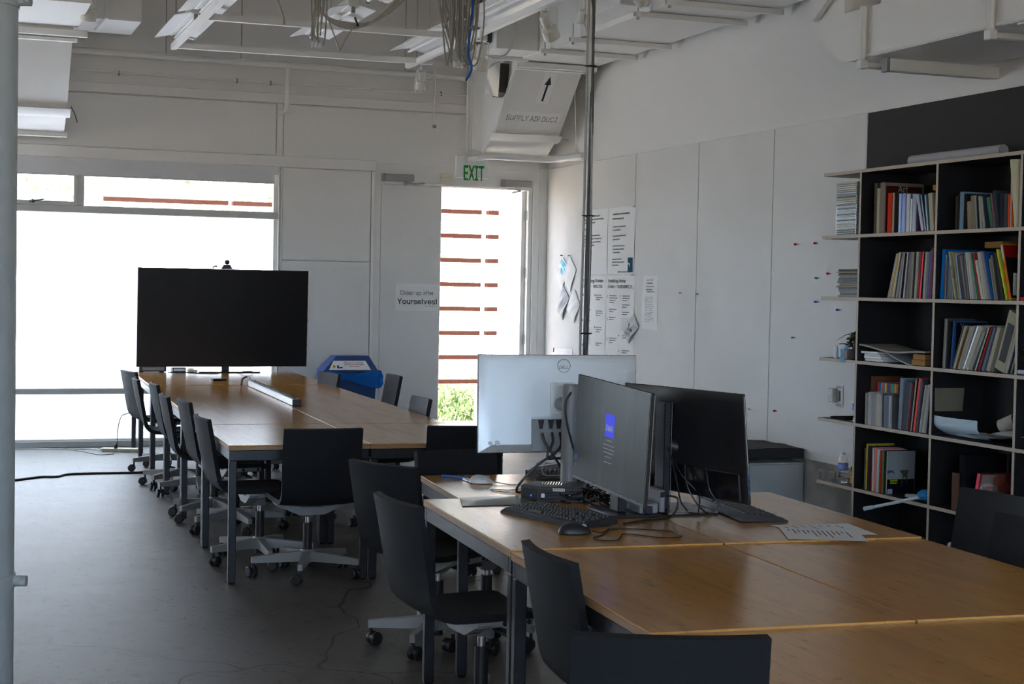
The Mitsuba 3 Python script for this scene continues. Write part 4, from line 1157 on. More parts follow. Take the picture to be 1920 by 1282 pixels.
part(k, 'body', cbox(2.075, 2.20, 14.84, 14.98, TH + .0005, TH + .045, .004), BLACK)
part(k, 'panel', cbox(2.085, 2.19, 14.836, 14.841, TH + .012, TH + .038, .002), STEEL)
solo('adapter_box', 'pale plug block beside the device box under the television', 'device', cbox(2.215, 2.30, 14.80, 14.86, TH + .0005, TH + .026, .004), CREAM)
solo('adapter_box', 'small silver block left of the television foot', 'device', cbox(2.225, 2.28, 14.88, 14.95, TH + .0005, TH + .034, .006), SILVER)
for q, pts in enumerate(([(2.20, 14.80, TH + .003), (2.30, 14.62, TH + .003), (2.42, 14.58, TH + .003), (2.48, 14.66, TH + .003), (2.44, 14.78, TH + .003)], [(2.66, 14.74, TH + .003), (2.72, 14.64, TH + .02), (2.78, 14.66, TH + .02), (2.82, 14.75, TH + .003)], [(2.03, 14.83, TH + .003), (2.10, 14.75, TH + .003), (2.2, 14.76, TH + .003), (2.26, 14.79, TH + .006)])):
    solo('thin_cable', ('black cable curling on the table left of the television foot', 'black cable arching right of the television foot', 'black cable in front of the device box')[q], 'cable', cord(pts, .004, 6), BLACK)
k = thing('remote_control', 'black remote control lying on the table before the television', 'remote')
part(k, 'body', hull([(x, y, z) for x, y, z in ((2.235, 13.50, TH + .0005), (2.355, 13.56, TH + .0005), (2.345, 13.60, TH + .0005), (2.225, 13.54, TH + .0005), (2.23, 13.49, TH + .02), (2.36, 13.555, TH + .02), (2.35, 13.605, TH + .02), (2.22, 13.545, TH + .02))]), BLACK)
part(k, 'keypad', hull([(2.245, 13.51, TH + .0203), (2.35, 13.562, TH + .0203), (2.342, 13.592, TH + .0203), (2.237, 13.54, TH + .0203), (2.29, 13.55, TH + .022)]), GREY)
k = thing('outlet_bar', 'long silver multi-outlet bar lying along the joint of the far tables', 'power strip')
p0, p1 = np.array([2.445, 12.85]), np.array([2.355, 10.72])
d = (p1 - p0) / np.linalg.norm(p1 - p0)
R = frame((*p0, TH + .002), (*d, 0), (d[1] * -1, d[0], 0))
Lb = np.linalg.norm(p1 - p0)
part(k, 'body', cbox(0, Lb, -.03, .03, 0, .045, .004), prin('bar_silver', (.55, .56, .57), .35, .5), m=R)
part(k, 'end_cap', cbox(Lb, Lb + .02, -.031, .031, -.001, .047, .004), BLACK, m=R)
for q in range(22):
    part(k, 'outlet', cbox(.10 + q * .09, .155 + q * .09, -.018, .018, .0452, .052, .002), BLACK, m=R)
solo('extension_cord', 'black cord arching from the end of the long outlet bar', 'cord', cord([(2.445, 12.86, TH + .03), (2.44, 12.98, TH + .07), (2.40, 13.02, TH + .05), (2.385, 13.0, TH + .004)], .008), BLACK)
# ------------------------------------------------------------------ the bookcase and what it holds
BX, BXB = 5.60, 5.975
LEV = [.020, .331, .753, 1.159, 1.569, 1.978, 2.397]          # top faces of the boards, from the floor up
DIV = [8.73, 7.905, 7.13, 6.35]
TK = .022
bk = thing('bookcase', 'tall open bookcase of dark boards with pale plywood edges against the right wall', 'bookcase')
for i, z in enumerate(LEV):
    y1 = 9.18 if i else 8.742
    s = part(bk, 'shelf', cbox(BX + .0015, BXB, 6.3, y1, z - TK, z, .001), LAMINATE)
    part(s, 'edge', cbox(BX - .0005, BX + .0014, 6.3, y1, z - TK + .0003, z - .0003, .0004), PLY)
    part(s, 'end_edge', cbox(BX, BXB, y1 + .0001, y1 + .0015, z - TK + .0003, z - .0003, .0004), PLY)
for i, (a, b) in enumerate(zip(LEV, LEV[1:])):
    for y in DIV:
        s = part(bk, 'divider', cbox(BX + .0015, BXB, y - .0105, y + .0105, a + .0003, b - TK - .0003, .001), LAMINATE)
        part(s, 'edge', cbox(BX - .0005, BX + .0014, y - .0102, y + .0102, a + .0003, b - TK - .0003, .0004), PLY)
    part(bk, 'back_panel', box(BXB - .008, BXB - .001, 6.36, 8.715, a + .001, b - TK - .001), LAMINATE)

ORDN = ['first', 'second', 'third', 'fourth', 'fifth', 'sixth', 'seventh', 'eighth', 'ninth', 'tenth', 'eleventh', 'twelfth', 'thirteenth', 'fourteenth', 'fifteenth', 'sixteenth', 'seventeenth', 'eighteenth', 'nineteenth', 'twentieth', 'twenty-first', 'twenty-second', 'twenty-third', 'twenty-fourth', 'twenty-fifth', 'twenty-sixth', 'twenty-seventh', 'twenty-eighth', 'twenty-ninth', 'thirtieth']
PAGE = matte('page_block', (.62, .59, .52))
HUES = {}


def hue(c):
    r, g, b = c
    mx, mn = max(c), min(c)
    if mx - mn < 22:
        return 'white' if mx > 135 else 'grey' if mx > 75 else 'black'
    if r == mx:
        return 'cream' if b > .62 * r and r > 120 else 'red' if g < .62 * r and b < .75 * r else 'ochre' if b < .6 * r and r > 110 else 'brown'
    return 'blue' if b == mx else 'green'


def book(row, bay, n, zb, yl, wl, h, lean, col, depth=.20, back=.02, what='book', cover=None, total=0, kind_group=True, gloss=False, lab=None):
    """One book: yl is the y of its left (far) foot, wl its thickness, lean how far its top is shifted towards +y (left) in metres."""
    k = thing('book' if what != 'magazine' else 'magazine', lab or f'{hue(col)} {what}, {ORDN[n]} from the left, {row}, {bay}', what, f'{what}s in the {row}, {bay}')
    x0, x1 = BX + back, BX + back + depth
    y0, y1 = yl - wl, yl
    mt = srgb(*col, gloss=gloss, k=1.6)
    t = min(.0022, wl * .25)
    A = np.eye(4)
    ln = math.atan2(lean, h)
    # leans about its lower foot
    piv = y1 if lean > 0 else y0
    A = mat4((0, piv, zb), 0, 0, -ln)
    B = mat4((0, 0, 0))
    def P(m):
        m = m.copy()
        m.apply_translation((0, -piv, 0))
        return m
    lift = (wl * abs(math.sin(ln))) * 0 + .0006
    A[2, 3] += lift
    cs = [box(x0 + .001, x1, y0, y0 + t, 0, h), box(x0 + .001, x1, y1 - t, y1, 0, h), hull([(x0 + .001, y0, 0), (x0 + .001, y1, 0), (x0 + .001, y0, h), (x0 + .001, y1, h), (x0 - .0012, y0 + wl * .2, 0), (x0 - .0012, y1 - wl * .2, 0), (x0 - .0012, y0 + wl * .2, h), (x0 - .0012, y1 - wl * .2, h), (x0 + .003, y0, 0), (x0 + .003, y1, 0), (x0 + .003, y0, h), (x0 + .003, y1, h)])]
    part(k, 'cover', P(cat(cs)), mt, m=A, smooth=False)
    part(k, 'pages', P(box(x0 + .003, x1 - .002, y0 + t, y1 - t, .002, h - .003)), PAGE, m=A, smooth=False)
    return k, A, P, (x0, x1, y0, y1)


def bay_row(row, bay, shelf, ydiv, zb, items, what, sy, sz, x_from, ybase=None):
    """items in zoomed pixels: (left foot, right foot, left top, height, colour[, options]); sy and sz are metres per such pixel."""
    prev = None
    for n, it in enumerate(items):
        a, b, at, h, col = it[:5]
        o = dict(it[5]) if len(it) > 5 else {}
        yl = ydiv - (a - x_from) * sy
        w = max(.0035, (b - a) * sy)
        book(row, bay, n, zb, yl, w - .0004, h * sz, -(at - a) * sy, col, what=what, **o)


W1, W2, W3 = (150, 146, 138), (128, 125, 118), (105, 103, 98)
DK, DK2 = (26, 26, 28), (45, 44, 46)
y1 = DIV[0] - .0105
bay_row('top row', 'left bay', 5, y1, LEV[5], [
    (350, 396, 350, 885, (62, 60, 52)), (400, 452, 400, 790, (140, 132, 112)), (455, 535, 455, 885, (105, 96, 86), {'depth': .29}),
    (592, 664, 592, 690, (165, 48, 32)), (676, 708, 676, 690, (140, 126, 108)), (712, 780, 712, 690, (34, 28, 24)),
    (785, 832, 785, 665, (70, 118, 170), {'gloss': True}), (836, 910, 836, 665, (22, 48, 120), {'gloss': True}), (915, 982, 915, 650, (98, 100, 100), {'gloss': True}),
    (986, 1012, 986, 560, (150, 152, 154), {'gloss': True}), (1014, 1086, 1014, 640, (48, 60, 84), {'gloss': True}), (1092, 1118, 1092, 460, (60, 36, 48)),
    (1172, 1226, 1062, 640, (62, 80, 104), {'gloss': True}), (1232, 1262, 1140, 620, (40, 46, 54), {'gloss': True}), (1266, 1300, 1205, 610, (44, 84, 92), {'gloss': True}), (1318, 1378, 1268, 630, (150, 140, 118))],
    'book', 6.3e-4, 3.63e-4, 160)
tx = text('Art', .040, .0006, True)
part('book_002' if 'book_002' in labels else 'book', 'title', laid(tx, (BX + .115, DIV[0] - .0105 - (535 - 160) * 6.3e-4 - .0008, LEV[5] + .262), (1, 0, 0), (0, 0, 1)), srgb(120, 116, 100, k=1.5), label='large title reading Art')
part('book_002' if 'book_002' in labels else 'book', 'front', box(BX + .03, BX + .30, DIV[0] - .0105 - (535 - 160) * 6.3e-4 - .0004, DIV[0] - .0105 - (535 - 160) * 6.3e-4, LEV[5] + .01, LEV[5] + .30), srgb(52, 18, 18, k=2), label='dark red front cover')
solo('book', 'small ochre book lying on top of the leaning books, top row, left bay', 'book', cbox(BX + .03, BX + .14, DIV[1] + .014, DIV[1] + .085, LEV[5] + .245, LEV[5] + .278, .002), srgb(120, 92, 26, k=2))
y2 = DIV[1] - .0105
bay_row('top row', 'middle bay', 5, y2, LEV[5], [
    (285, 318, 285, 520, DK2), (322, 346, 322, 560, (44, 32, 28)), (350, 412, 352, 575, (92, 112, 124), {'depth': .24}), (416, 460, 416, 540, DK),
    (478, 540, 458, 420, (112, 104, 86)), (542, 600, 510, 500, (104, 98, 82)), (604, 628, 566, 505, (120, 122, 122)), (632, 656, 600, 500, (28, 34, 30)),
    (664, 700, 624, 490, (130, 128, 118)), (710, 746, 650, 460, (122, 122, 116)), (752, 806, 690, 500, (28, 34, 44)), (820, 868, 742, 470, (58, 92, 74)),
    (872, 894, 800, 520, (112, 72, 72)), (900, 942, 830, 555, (46, 52, 62)), (950, 1000, 940, 500, (40, 42, 46)), (1004, 1052, 1000, 495, (56, 58, 60)),
    (1062, 1092, 1055, 485, (170, 62, 34)), (1098, 1114, 1092, 720, (150, 148, 142)), (1116, 1150, 1112, 715, (128, 62, 28), {'depth': .16})],
    'book', 6.2e-4, 3.83e-4, 45)
solo('poster_tube', 'tall cream cone of rolled paper at the right end of the top row, middle bay', 'paper roll', hull([(BX + .03 + .03 * math.cos(a), DIV[2] + .045 + .022 * math.sin(a), LEV[5] + .001) for a in np.arange(10) * .63] + [(BX + .05 + .06 * math.cos(a), DIV[2] + .075 + .05 * math.sin(a), LEV[5] + .375) for a in np.arange(10) * .63]), srgb(140, 134, 112, k=2.2), smooth=60)
# second row
bay_row('second row', 'left bay', 4, y1, LEV[4], [
    (580, 600, 722, 790, (120, 124, 124)), (603, 622, 736, 795, W1), (628, 652, 752, 800, (160, 122, 52)), (656, 696, 776, 800, W1), (700, 716, 800, 800, (60, 66, 64)),
    (720, 752, 826, 800, W2), (758, 776, 840, 790, W3), (780, 802, 856, 785, (136, 142, 156)), (808, 838, 862, 770, (40, 24, 30)), (846, 872, 900, 785, W1), (876, 890, 922, 785, (70, 90, 106)),
    (894, 934, 946, 785, (104, 94, 88)), (940, 962, 972, 785, W3), (966, 996, 990, 785, (120, 118, 108)), (1004, 1024, 1030, 782, DK2), (1030, 1072, 1056, 785, (132, 130, 116)),
    (1078, 1108, 1108, 785, (110, 56, 62)), (1114, 1140, 1156, 785, (206, 84, 88)), (1146, 1166, 1180, 780, DK), (1172, 1210, 1200, 780, (138, 136, 128)), (1214, 1244, 1240, 780, (96, 104, 116)),
    (1248, 1280, 1280, 800, (84, 80, 110)), (1284, 1316, 1306, 850, (98, 58, 70)), (1326, 1364, 1346, 780, (146, 144, 142))],
    'magazine', 6.35e-4, 3.63e-4, 118)
bay_row('second row', 'middle bay', 4, y2, LEV[4], [
    (92, 150, 118, 885, (14, 84, 140), {'depth': .28}), (158, 180, 170, 800, (96, 60, 56)), (184, 200, 188, 780, (112, 112, 96)), (204, 228, 206, 760, (28, 70, 110)), (232, 250, 240, 700, W3), (256, 300, 260, 600, (92, 96, 92)),
    (308, 332, 300, 600, W3), (366, 388, 222, 860, (140, 138, 118)), (426, 462, 288, 845, (116, 112, 92)), (468, 484, 350, 820, (140, 150, 158)), (490, 556, 372, 790, (60, 62, 66)), (560, 582, 424, 790, (108, 102, 104)),
    (590, 622, 500, 770, (86, 86, 86)), (640, 668, 520, 840, (150, 146, 132)), (672, 702, 556, 835, (150, 150, 148)), (706, 728, 584, 830, (124, 124, 126)), (740, 760, 600, 830, W2), (768, 790, 612, 840, (30, 104, 70)), (796, 826, 650, 835, (130, 44, 52)),
    (832, 872, 692, 700, (156, 156, 146)), (876, 906, 730, 840, W1), (912, 950, 758, 850, (136, 134, 120)), (956, 990, 800, 850, (104, 108, 120)), (994, 1014, 832, 850, (56, 72, 110)), (1018, 1040, 866, 850, (26, 66, 116)),
    (1052, 1080, 930, 720, (110, 108, 98)), (1086, 1110, 960, 780, W3), (1118, 1160, 1000, 820, (38, 38, 38)), (1166, 1204, 1030, 820, (52, 52, 48)), (1240, 1262, 1048, 900, (158, 170, 52))],
    'book', 5.35e-4, 3.35e-4, 55)
k, A, P, bb = book('second row', 'middle bay', 0, LEV[4], y2 - (1300 - 55) * 5.35e-4, .017, .325, .095, (160, 112, 40), depth=.22, what='book', lab='tall comic book with orange and yellow spine, second row, middle bay, right end')
part(k, 'spine_patch', cat([P(box(bb[0] - .0022, bb[0] - .0008, bb[2] + .001, bb[3] - .001, z, z + .035)) for z in (.02, .10, .18)]), srgb(190, 70, 34, k=1.6), m=A)
part(k, 'spine_patch', P(box(bb[0] - .0022, bb[0] - .0008, bb[2] + .001, bb[3] - .001, .235, .32)), srgb(140, 138, 130, k=2), m=A)
part(k, 'front', P(box(bb[0] + .003, bb[1], bb[2] - .0012, bb[2] - .0002, .25, .32)), srgb(120, 12, 16, k=1.7), m=A, label='red top of the front cover')
part(k, 'front', P(box(bb[0] + .003, bb[1], bb[2] - .0012, bb[2] - .0002, .01, .249)), srgb(34, 28, 30), m=A, label='dark front cover')
solo('paper_roll', 'short pale roll at the right end of the second row, middle bay', 'paper roll', hull([(BX + .06 + .03 * math.cos(a), DIV[2] + .075 + .028 * math.sin(a), z) for a in np.arange(12) * PI / 6 for z in (LEV[4] + .03, LEV[4] + .155)]), srgb(104, 106, 98, k=2), smooth=60)
solo('book', 'thin grey book standing last, second row, middle bay', 'book', cbox(BX + .12, BX + .30, DIV[2] + .016, DIV[2] + .040, LEV[4] + .0005, LEV[4] + .265, .002), srgb(70, 72, 74, k=2))
solo('book', 'red book lying flat at the right end of the second row', 'book', cbox(BX + .004, BX + .20, DIV[2] - .16, DIV[2] - .0125, LEV[4] + .0005, LEV[4] + .022, .002), srgb(130, 44, 44, k=2))
solo('cardboard_case', 'brown box lying on top of the books, second row, middle bay', 'box', cbox(BX + .05, BX + .22, DIV[2] + .215, DIV[2] + .375, LEV[4] + .298, LEV[4] + .335, .004), srgb(96, 72, 46, k=2))
# third row, middle bay
bay_row('third row', 'middle bay', 3, y2, LEV[3], [
    (140, 160, 160, 830, (104, 104, 94)), (164, 184, 186, 830, (120, 122, 116)), (190, 206, 206, 828, (56, 60, 62)), (210, 250, 230, 790, DK), (268, 300, 300, 800, (40, 66, 104), {'depth': .23}),
    (304, 316, 470, 760, (88, 80, 72)), (320, 352, 500, 760, (140, 136, 118)), (356, 386, 552, 700, (84, 52, 32)), (390, 416, 590, 770, (132, 130, 114)), (420, 442, 616, 770, (124, 122, 110)), (446, 470, 640, 780, W2),
    (476, 506, 714, 800, (176, 182, 190), {'gloss': True}), (512, 566, 752, 790, (140, 138, 124)), (572, 620, 800, 700, (118, 118, 110)), (626, 660, 840, 680, (50, 58, 62)), (668, 690, 884, 780, W1), (694, 708, 906, 780, DK),
    (712, 740, 924, 785, (132, 40, 46)), (746, 766, 944, 770, DK2), (772, 812, 960, 760, (86, 96, 104)), (818, 842, 984, 770, (58, 60, 84)), (846, 902, 1012, 750, (136, 132, 112)), (906, 962, 1060, 740, (84, 82, 76)),
    (970, 1130, 1180, 980, (132, 128, 108), {'depth': .10}), (1136, 1176, 1312, 820, (132, 132, 128)), (1180, 1204, 1330, 640, (40, 44, 50)), (1212, 1240, 1338, 560, W3), (1244, 1290, 1345, 420, DK)],
    'book', 5.83e-4, 3.55e-4, 30)
kk = [q for q in labels if labels[q].get('label', '').startswith('cream book, twenty-fourth') or 'twenty-fourth from the left, third row' in labels[q].get('label', '')]
if kk:
    q = kk[0]
    M_ = np.array(scene[q + '__cover']['to_world'].matrix)
    yl = y2 - (970 - 30) * 5.83e-4
    lean = -(1180 - 970) * 5.83e-4
    piv = yl - (160 * 5.83e-4 - .0004)
    part(q, 'spine_label', box(BX + .0165, BX + .0182, yl - .078 - piv, yl - .022 - piv, .055, .28), srgb(56, 58, 60, k=2), m=M_, label='grey label on the wide spine')
tx = text('Yo', .036, .0006)
part(bk, 'note', cbox(BX + .0, BX + .0004, 6.40, 6.46, LEV[3] - .016, LEV[3] - .006, .0001), PAPER2)
part([q for q in labels if 'blue book, fifth from the left, third row' in labels[q].get('label', '')][0], 'title', laid(tx, (BX + .055, y2 - (304 - 30) * 5.83e-4 - .016, LEV[3] + .235), (1, 0, 0), (0, 0, 1)), srgb(120, 120, 120), label='pale title letters Yo')
part([q for q in labels if 'blue book, fifth from the left, third row' in labels[q].get('label', '')][0], 'front', laid(box(0, .21, .005, .275, 0, .0006), (BX + .03, y2 - (304 - 30) * 5.83e-4 - .0155, LEV[3]), (1, 0, 0), (0, 0, 1)), srgb(20, 26, 36), label='dark front cover')
# third row, left bay: open book on pads, leaning catalogue, two wooden blocks
RB = ', third row, left bay'
for q, (y0_, y1_, z0_, z1_, xx) in enumerate(((8.50, 8.70, .001, .018, .04), (8.51, 8.695, .0185, .034, .03), (8.53, 8.70, .0345, .050, .035), (8.53, 8.715, .0505, .064, .02))):
    solo('paper_pad', f'white pad in the stack, {("lowest", "second from below", "third from below", "topmost")[q]}{RB}', 'paper pad', cbox(BX + xx, BX + xx + .22, y0_ - .02, y1_ - .01, LEV[3] + z0_, LEV[3] + z1_, .002), (PAPER2, PAPER, PAPER2, PAPER)[q], 'white pads in the third row')
f = lambda u, v: (BX + .01 + .26 * v, 8.715 - .72 * u, LEV[3] + .098 + .012 * math.cos(2 * PI * u) - .018 * u)
solo('open_book', 'large open picture book lying over the white pads' + RB, 'book', slab(f, 18, 3, .011), srgb(110, 104, 98, k=2.2), smooth=40)
f = lambda u, v: (BX + .02 + .22 * v, 8.47 - .33 * u, LEV[3] + .002 + .085 * (1 - u) ** 1.4)
solo('catalogue', 'pale catalogue sagging against the white pads' + RB, 'book', slab(f, 14, 3, .006), srgb(120, 124, 130, k=2.2), smooth=40)
for q, (a_, b_, z0_, z1_) in enumerate(((8.02, 8.16, .0005, .036), (8.02, 8.145, .0365, .070))):
    solo('wood_block', f'{("lower", "upper")[q]} of two small wooden blocks{RB}', 'block', cbox(BX + .03, BX + .13, a_, b_, LEV[3] + z0_, LEV[3] + z1_, .003), srgb(112, 82, 50, k=2.2))
# fourth row, left bay: magazines with coloured heads behind a row of grey spines
items = []
cols = [(150, 44, 64), (30, 92, 140), (196, 100, 92), (104, 104, 96), (190, 150, 60), (30, 88, 130), (134, 54, 80), (76, 130, 120), (60, 124, 110), (222, 112, 22), (112, 92, 66), (44, 40, 60), (142, 50, 72), (92, 112, 96), (74, 104, 84), (190, 60, 90), (138, 136, 116), (136, 138, 34)]
xs = np.linspace(285, 900, len(cols) + 1)
bay_row('fourth row', 'left bay behind the grey spines', 2, y1, LEV[2], [(xs[i] + 1, xs[i + 1] - 1, xs[i], 800, cols[i], {'back': .115, 'depth': .2}) for i in range(len(cols))], 'magazine', 6.3e-4, 3.37e-4, 180)
rng = random.Random(4)
xs = np.linspace(345, 880, 20)
bay_row('fourth row', 'left bay front rank', 2, y1, LEV[2], [(xs[i] + 1, xs[i + 1] - 1, xs[i], 600 + 14 * (i % 3), rng.choice([W1, W2, W3, (120, 122, 128), (56, 56, 58), (140, 138, 132), (90, 100, 120)]), {'depth': .11, 'back': .003}) for i in range(19)], 'magazine', 6.3e-4, 3.37e-4, 180)
bay_row('fourth row', 'left bay right half', 2, y1, LEV[2], [
    (888, 946, 912, 950, (104, 112, 122), {'depth': .26}), (952, 1020, 1020, 900, (66, 68, 74)), (1024, 1050, 1090, 900, (84, 86, 92)), (1056, 1072, 1118, 880, (120, 36, 48)), (1078, 1098, 1132, 890, DK2), (1102, 1124, 1170, 960, (132, 130, 118)),
    (1130, 1140, 1200, 970, DK), (1144, 1176, 1226, 985, (206, 74, 66)), (1182, 1212, 1258, 970, (70, 78, 80)), (1218, 1236, 1290, 940, (56, 52, 66)), (1244, 1262, 1328, 880, W1), (1268, 1286, 1350, 880, W2), (1292, 1330, 1376, 890, (138, 136, 128)),
    (1336, 1362, 1400, 880, (110, 116, 124)), (1370, 1396, 1412, 860, DK), (1402, 1424, 1440, 850, W1), (1430, 1470, 1470, 840, (104, 100, 84))],
    'book', 6.3e-4, 3.37e-4, 180)
solo('cardboard_file', 'brown cardboard file at the left end of the fourth row', 'file box', cat(cbox(BX + .10, BX + .34, 8.70, 8.706, LEV[2] + .0005, LEV[2] + .305, .001), cbox(BX + .33, BX + .335, 8.60, 8.70, LEV[2] + .0005, LEV[2] + .30, .001)), srgb(96, 62, 40, k=2))
# fourth row, middle bay: curled sheet, papers, paper cup
RM = ', fourth row, middle bay'
f = lambda u, v: (BX + .01 + .05 * (1 - math.cos(1.2 * v)) + .10 * v * 0, 7.90 - .50 * u + .0, LEV[2] + .006 + .10 * v) if True else None
solo('curled_sheet', 'large curled white sheet in front' + RM, 'paper', slab(lambda u, v: (BX + .03 + .10 * (1 - min(1, 1.6 * v)) ** 2 - .03 * math.sin(PI * u), 7.955 - .46 * u, LEV[2] + .004 + .115 * v), 14, 10, .0008), srgb(128, 140, 146, k=2.3), smooth=True)
rng = random.Random(9)
for q in range(7):
    yy, xx, a_ = 7.60 - .06 * q + rng.uniform(-.03, .03), BX + .14 + rng.uniform(-.02, .04), rng.uniform(-.3, .3)
    c_ = .010 + .01 * rng.random()
    solo('loose_sheet', f'loose pale sheet in the heap, {ORDN[q]} from below{RM}', 'paper', xf(slab(lambda u, v: (-.11 + .22 * u, -.14 + .28 * v, c_ * math.sin(3 * u + q) * math.sin(2.5 * v)), 8, 8, .0006), (xx, yy, LEV[2] + .018 + .0075 * q), a_), (PAPER2, srgb(110, 110, 104, k=2), PAPER2, srgb(96, 94, 88, k=2))[q % 4], 'loose sheets in the fourth row', smooth=True)
solo('paper_roll', 'small white paper cup lying on the heap of sheets' + RM, 'cup', xf(cat(lathe([(.036, 0), (.046, .10), (.043, .10), (.033, .004), (0, .004), (0, 0)], 20)), (BX + .10, 7.38, LEV[2] + .098), -.9, 1.2, .2), srgb(120, 118, 110, k=2.2), smooth=50)
# fifth row, left bay: magazines and one cover in full view
bay_row('fifth row', 'left bay', 1, y1, LEV[1], [
    (680, 700, 682, 700, (70, 70, 66)), (704, 726, 708, 775, (150, 130, 40)), (732, 776, 736, 740, (40, 36, 38)), (780, 800, 784, 690, (60, 34, 40)), (804, 838, 802, 725, (150, 142, 136)), (842, 870, 846, 720, (190, 96, 92)), (874, 912, 880, 715, (130, 150, 146)),
    (918, 948, 924, 700, (130, 40, 46)), (954, 984, 958, 700, (80, 88, 40)), (988, 1022, 990, 710, (28, 36, 32)), (1026, 1040, 1030, 710, (120, 126, 126), {'depth': .205})],
    'magazine', 7.2e-4, 3.84e-4, 560)
mg = [q for q in labels if 'eleventh from the left, fifth row' in labels[q].get('label', '')][0]
labels[mg]['label'] = 'magazine headed RES with its dark cover in full view, fifth row, left bay'
yy = y1 - (1040 - 560) * 7.2e-4 - .0002
cv = lambda a, b, c, d, e=0: laid(box(a, b, c, d, e, e + .0004), (BX + .0215, yy, LEV[1]), (1, 0, 0), (0, 0, 1))
part(mg, 'front', cv(0, .20, .001, .272), srgb(24, 24, 34), label='dark front cover')
part(mg, 'masthead', cv(0, .20, .205, .272, .0005), srgb(104, 108, 100, k=2))
part(mg, 'stripe', cv(0, .20, .196, .204, .0005), srgb(120, 116, 30, k=2))
part(mg, 'masthead_frame', cat([cv(a, b, c, d, .001) for a, b, c, d in ((.012, .074, .262, .264), (.012, .074, .228, .230), (.012, .014, .228, .264), (.072, .074, .228, .264))]), INKBLACK)
part(mg, 'title', laid(text('RES', .022, .0005, True), (BX + .0215 + .020, yy - .001, LEV[1] + .236), (1, 0, 0), (0, 0, 1)), INKBLACK, label='title reading RES')
ring = lathe([(.008, 0), (.0115, 0), (.0115, .0005), (.008, .0005), (.008, 0)], 20)
part(mg, 'rings', cat([laid(ring, (BX + .0215 + .067, yy - .0006, LEV[1] + z), (1, 0, 0), (0, 0, 1)) for z in (.138, .108)]), srgb(150, 150, 150, k=1.5))
part(mg, 'yellow_text', cat([cv(.022, .022 + w, z, z + .010, .0006) for w, z in ((.055, .082), (.05, .066))]), srgb(110, 120, 24, k=2))
part(mg, 'figure', cat(laid(prism([(.10, .03), (.115, .12), (.095, .145), (.118, .185), (.128, .195), (.14, .18), (.158, .15), (.15, .13), (.145, .06), (.135, .11), (.122, .11)], .0004), (BX + .0215, yy - .0006, LEV[1]), (1, 0, 0), (0, 0, 1))), srgb(52, 58, 48, k=2))
part(mg, 'blue_patch', laid(prism([(0, .13), (.03, .14), (.06, .13), (.02, .17), (0, .19)], .0004), (BX + .0215, yy - .0006, LEV[1]), (1, 0, 0), (0, 0, 1)), srgb(50, 58, 96, k=2))
part(mg, 'barcode', cv(.004, .040, .004, .034, .0006), srgb(120, 126, 150, k=2))
# fifth row, middle bay
RF = ', fifth row, middle bay'
solo('binder', 'tall black binder at the left' + RF, 'binder', cbox(BX + .03, BX + .33, 7.60, 7.655, LEV[1] + .0005, LEV[1] + .33, .004), srgb(30, 30, 34))
k = thing('box_file', 'pink edged colourful cover leaning beside the black binder' + RF, 'book')
A = mat4((0, 7.52, LEV[1] + .002), 0, 0, .20)
part(k, 'cover', cbox(BX + .03, BX + .27, -.022, 0, 0, .245, .002), srgb(92, 40, 36, k=2), m=A)
part(k, 'spine', cbox(BX + .024, BX + .0295, -.023, .001, 0, .245, .001), srgb(190, 70, 84, k=1.8), m=A, label='pink spine')
part(k, 'panel', laid(box(.005, .17, .11, .24, 0, .0006), (0, 0, 0), (1, 0, 0), (0, 0, 1)), srgb(112, 104, 100, k=2), m=A @ frame((BX + .035, -.0225, 0), (1, 0, 0), (0, 1, 0)))
ov = lambda c_, rx, rz_: laid(prism([(c_[0] + rx * math.cos(a), c_[1] + rz_ * math.sin(a)) for a in np.linspace(0, 6.2, 24)], .0006), (0, 0, 0), (1, 0, 0), (0, 0, 1))
for nm, cc, r1, r2, col in (('oval', (.045, .155), .05, .035, (150, 140, 136)), ('oval', (.125, .205), .045, .035, (128, 74, 60)), ('oval', (.165, .160), .045, .036, (116, 64, 52)), ('oval', (.085, .070), .06, .034, (112, 100, 92))):
    part(k, nm, ov(cc, r1, r2), srgb(*col, k=1.8), m=A @ frame((BX + .04, -.0232, 0), (1, 0, 0), (0, 1, 0)))
part(k, 'title', laid(text('MEDI', .022, .0005, True), (0, 0, 0), (1, 0, 0), (0, 0, 1)), srgb(150, 30, 34, k=1.5), m=A @ frame((BX + .058, -.0238, .145), (1, 0, 0), (0, 1, 0)))
solo('book', 'thick grey book lying aslant at the right' + RF, 'book', xf(cbox(-.11, .11, -.15, .15, 0, .035, .003), (BX + .17, 7.26, LEV[1] + .052), .25, 0, -.28), srgb(86, 80, 68, k=2))
solo('book', 'thin pale book lying aslant against the thick grey one' + RF, 'book', xf(cbox(-.10, .10, -.11, .11, 0, .010, .002), (BX + .15, 7.34, LEV[1] + .058), .1, 0, -.50), srgb(120, 112, 100, k=2))
solo('ring_binder', 'thin black folder with a metal edge lying under the aslant books' + RF, 'binder', cbox(BX + .01, BX + .28, 7.145, 7.42, LEV[1] + .0005, LEV[1] + .016, .002), srgb(50, 52, 56))
solo('brown_folder', 'worn brown folder standing before the black binder' + RF, 'folder', cbox(BX + .015, BX + .028, 7.64, 7.70, LEV[1] + .0005, LEV[1] + .22, .002), srgb(70, 52, 44, k=2))
k = thing('cleaning_wand', 'white wand with a blue sponge head sticking out of the fifth row', 'cleaning wand')
part(k, 'rod', tube([(BX + .03, 7.98, LEV[1] + .045), (BX - .10, 8.10, LEV[1] - .010), (BX - .20, 8.22, LEV[1] - .055)], .010, 10), srgb(150, 160, 164, k=2))
part(k, 'tip', tube([(BX - .19, 8.21, LEV[1] - .050), (BX - .225, 8.25, LEV[1] - .066)], .013, 10), srgb(150, 160, 164, k=2))
v = trimesh.creation.icosphere(3, 1.0)
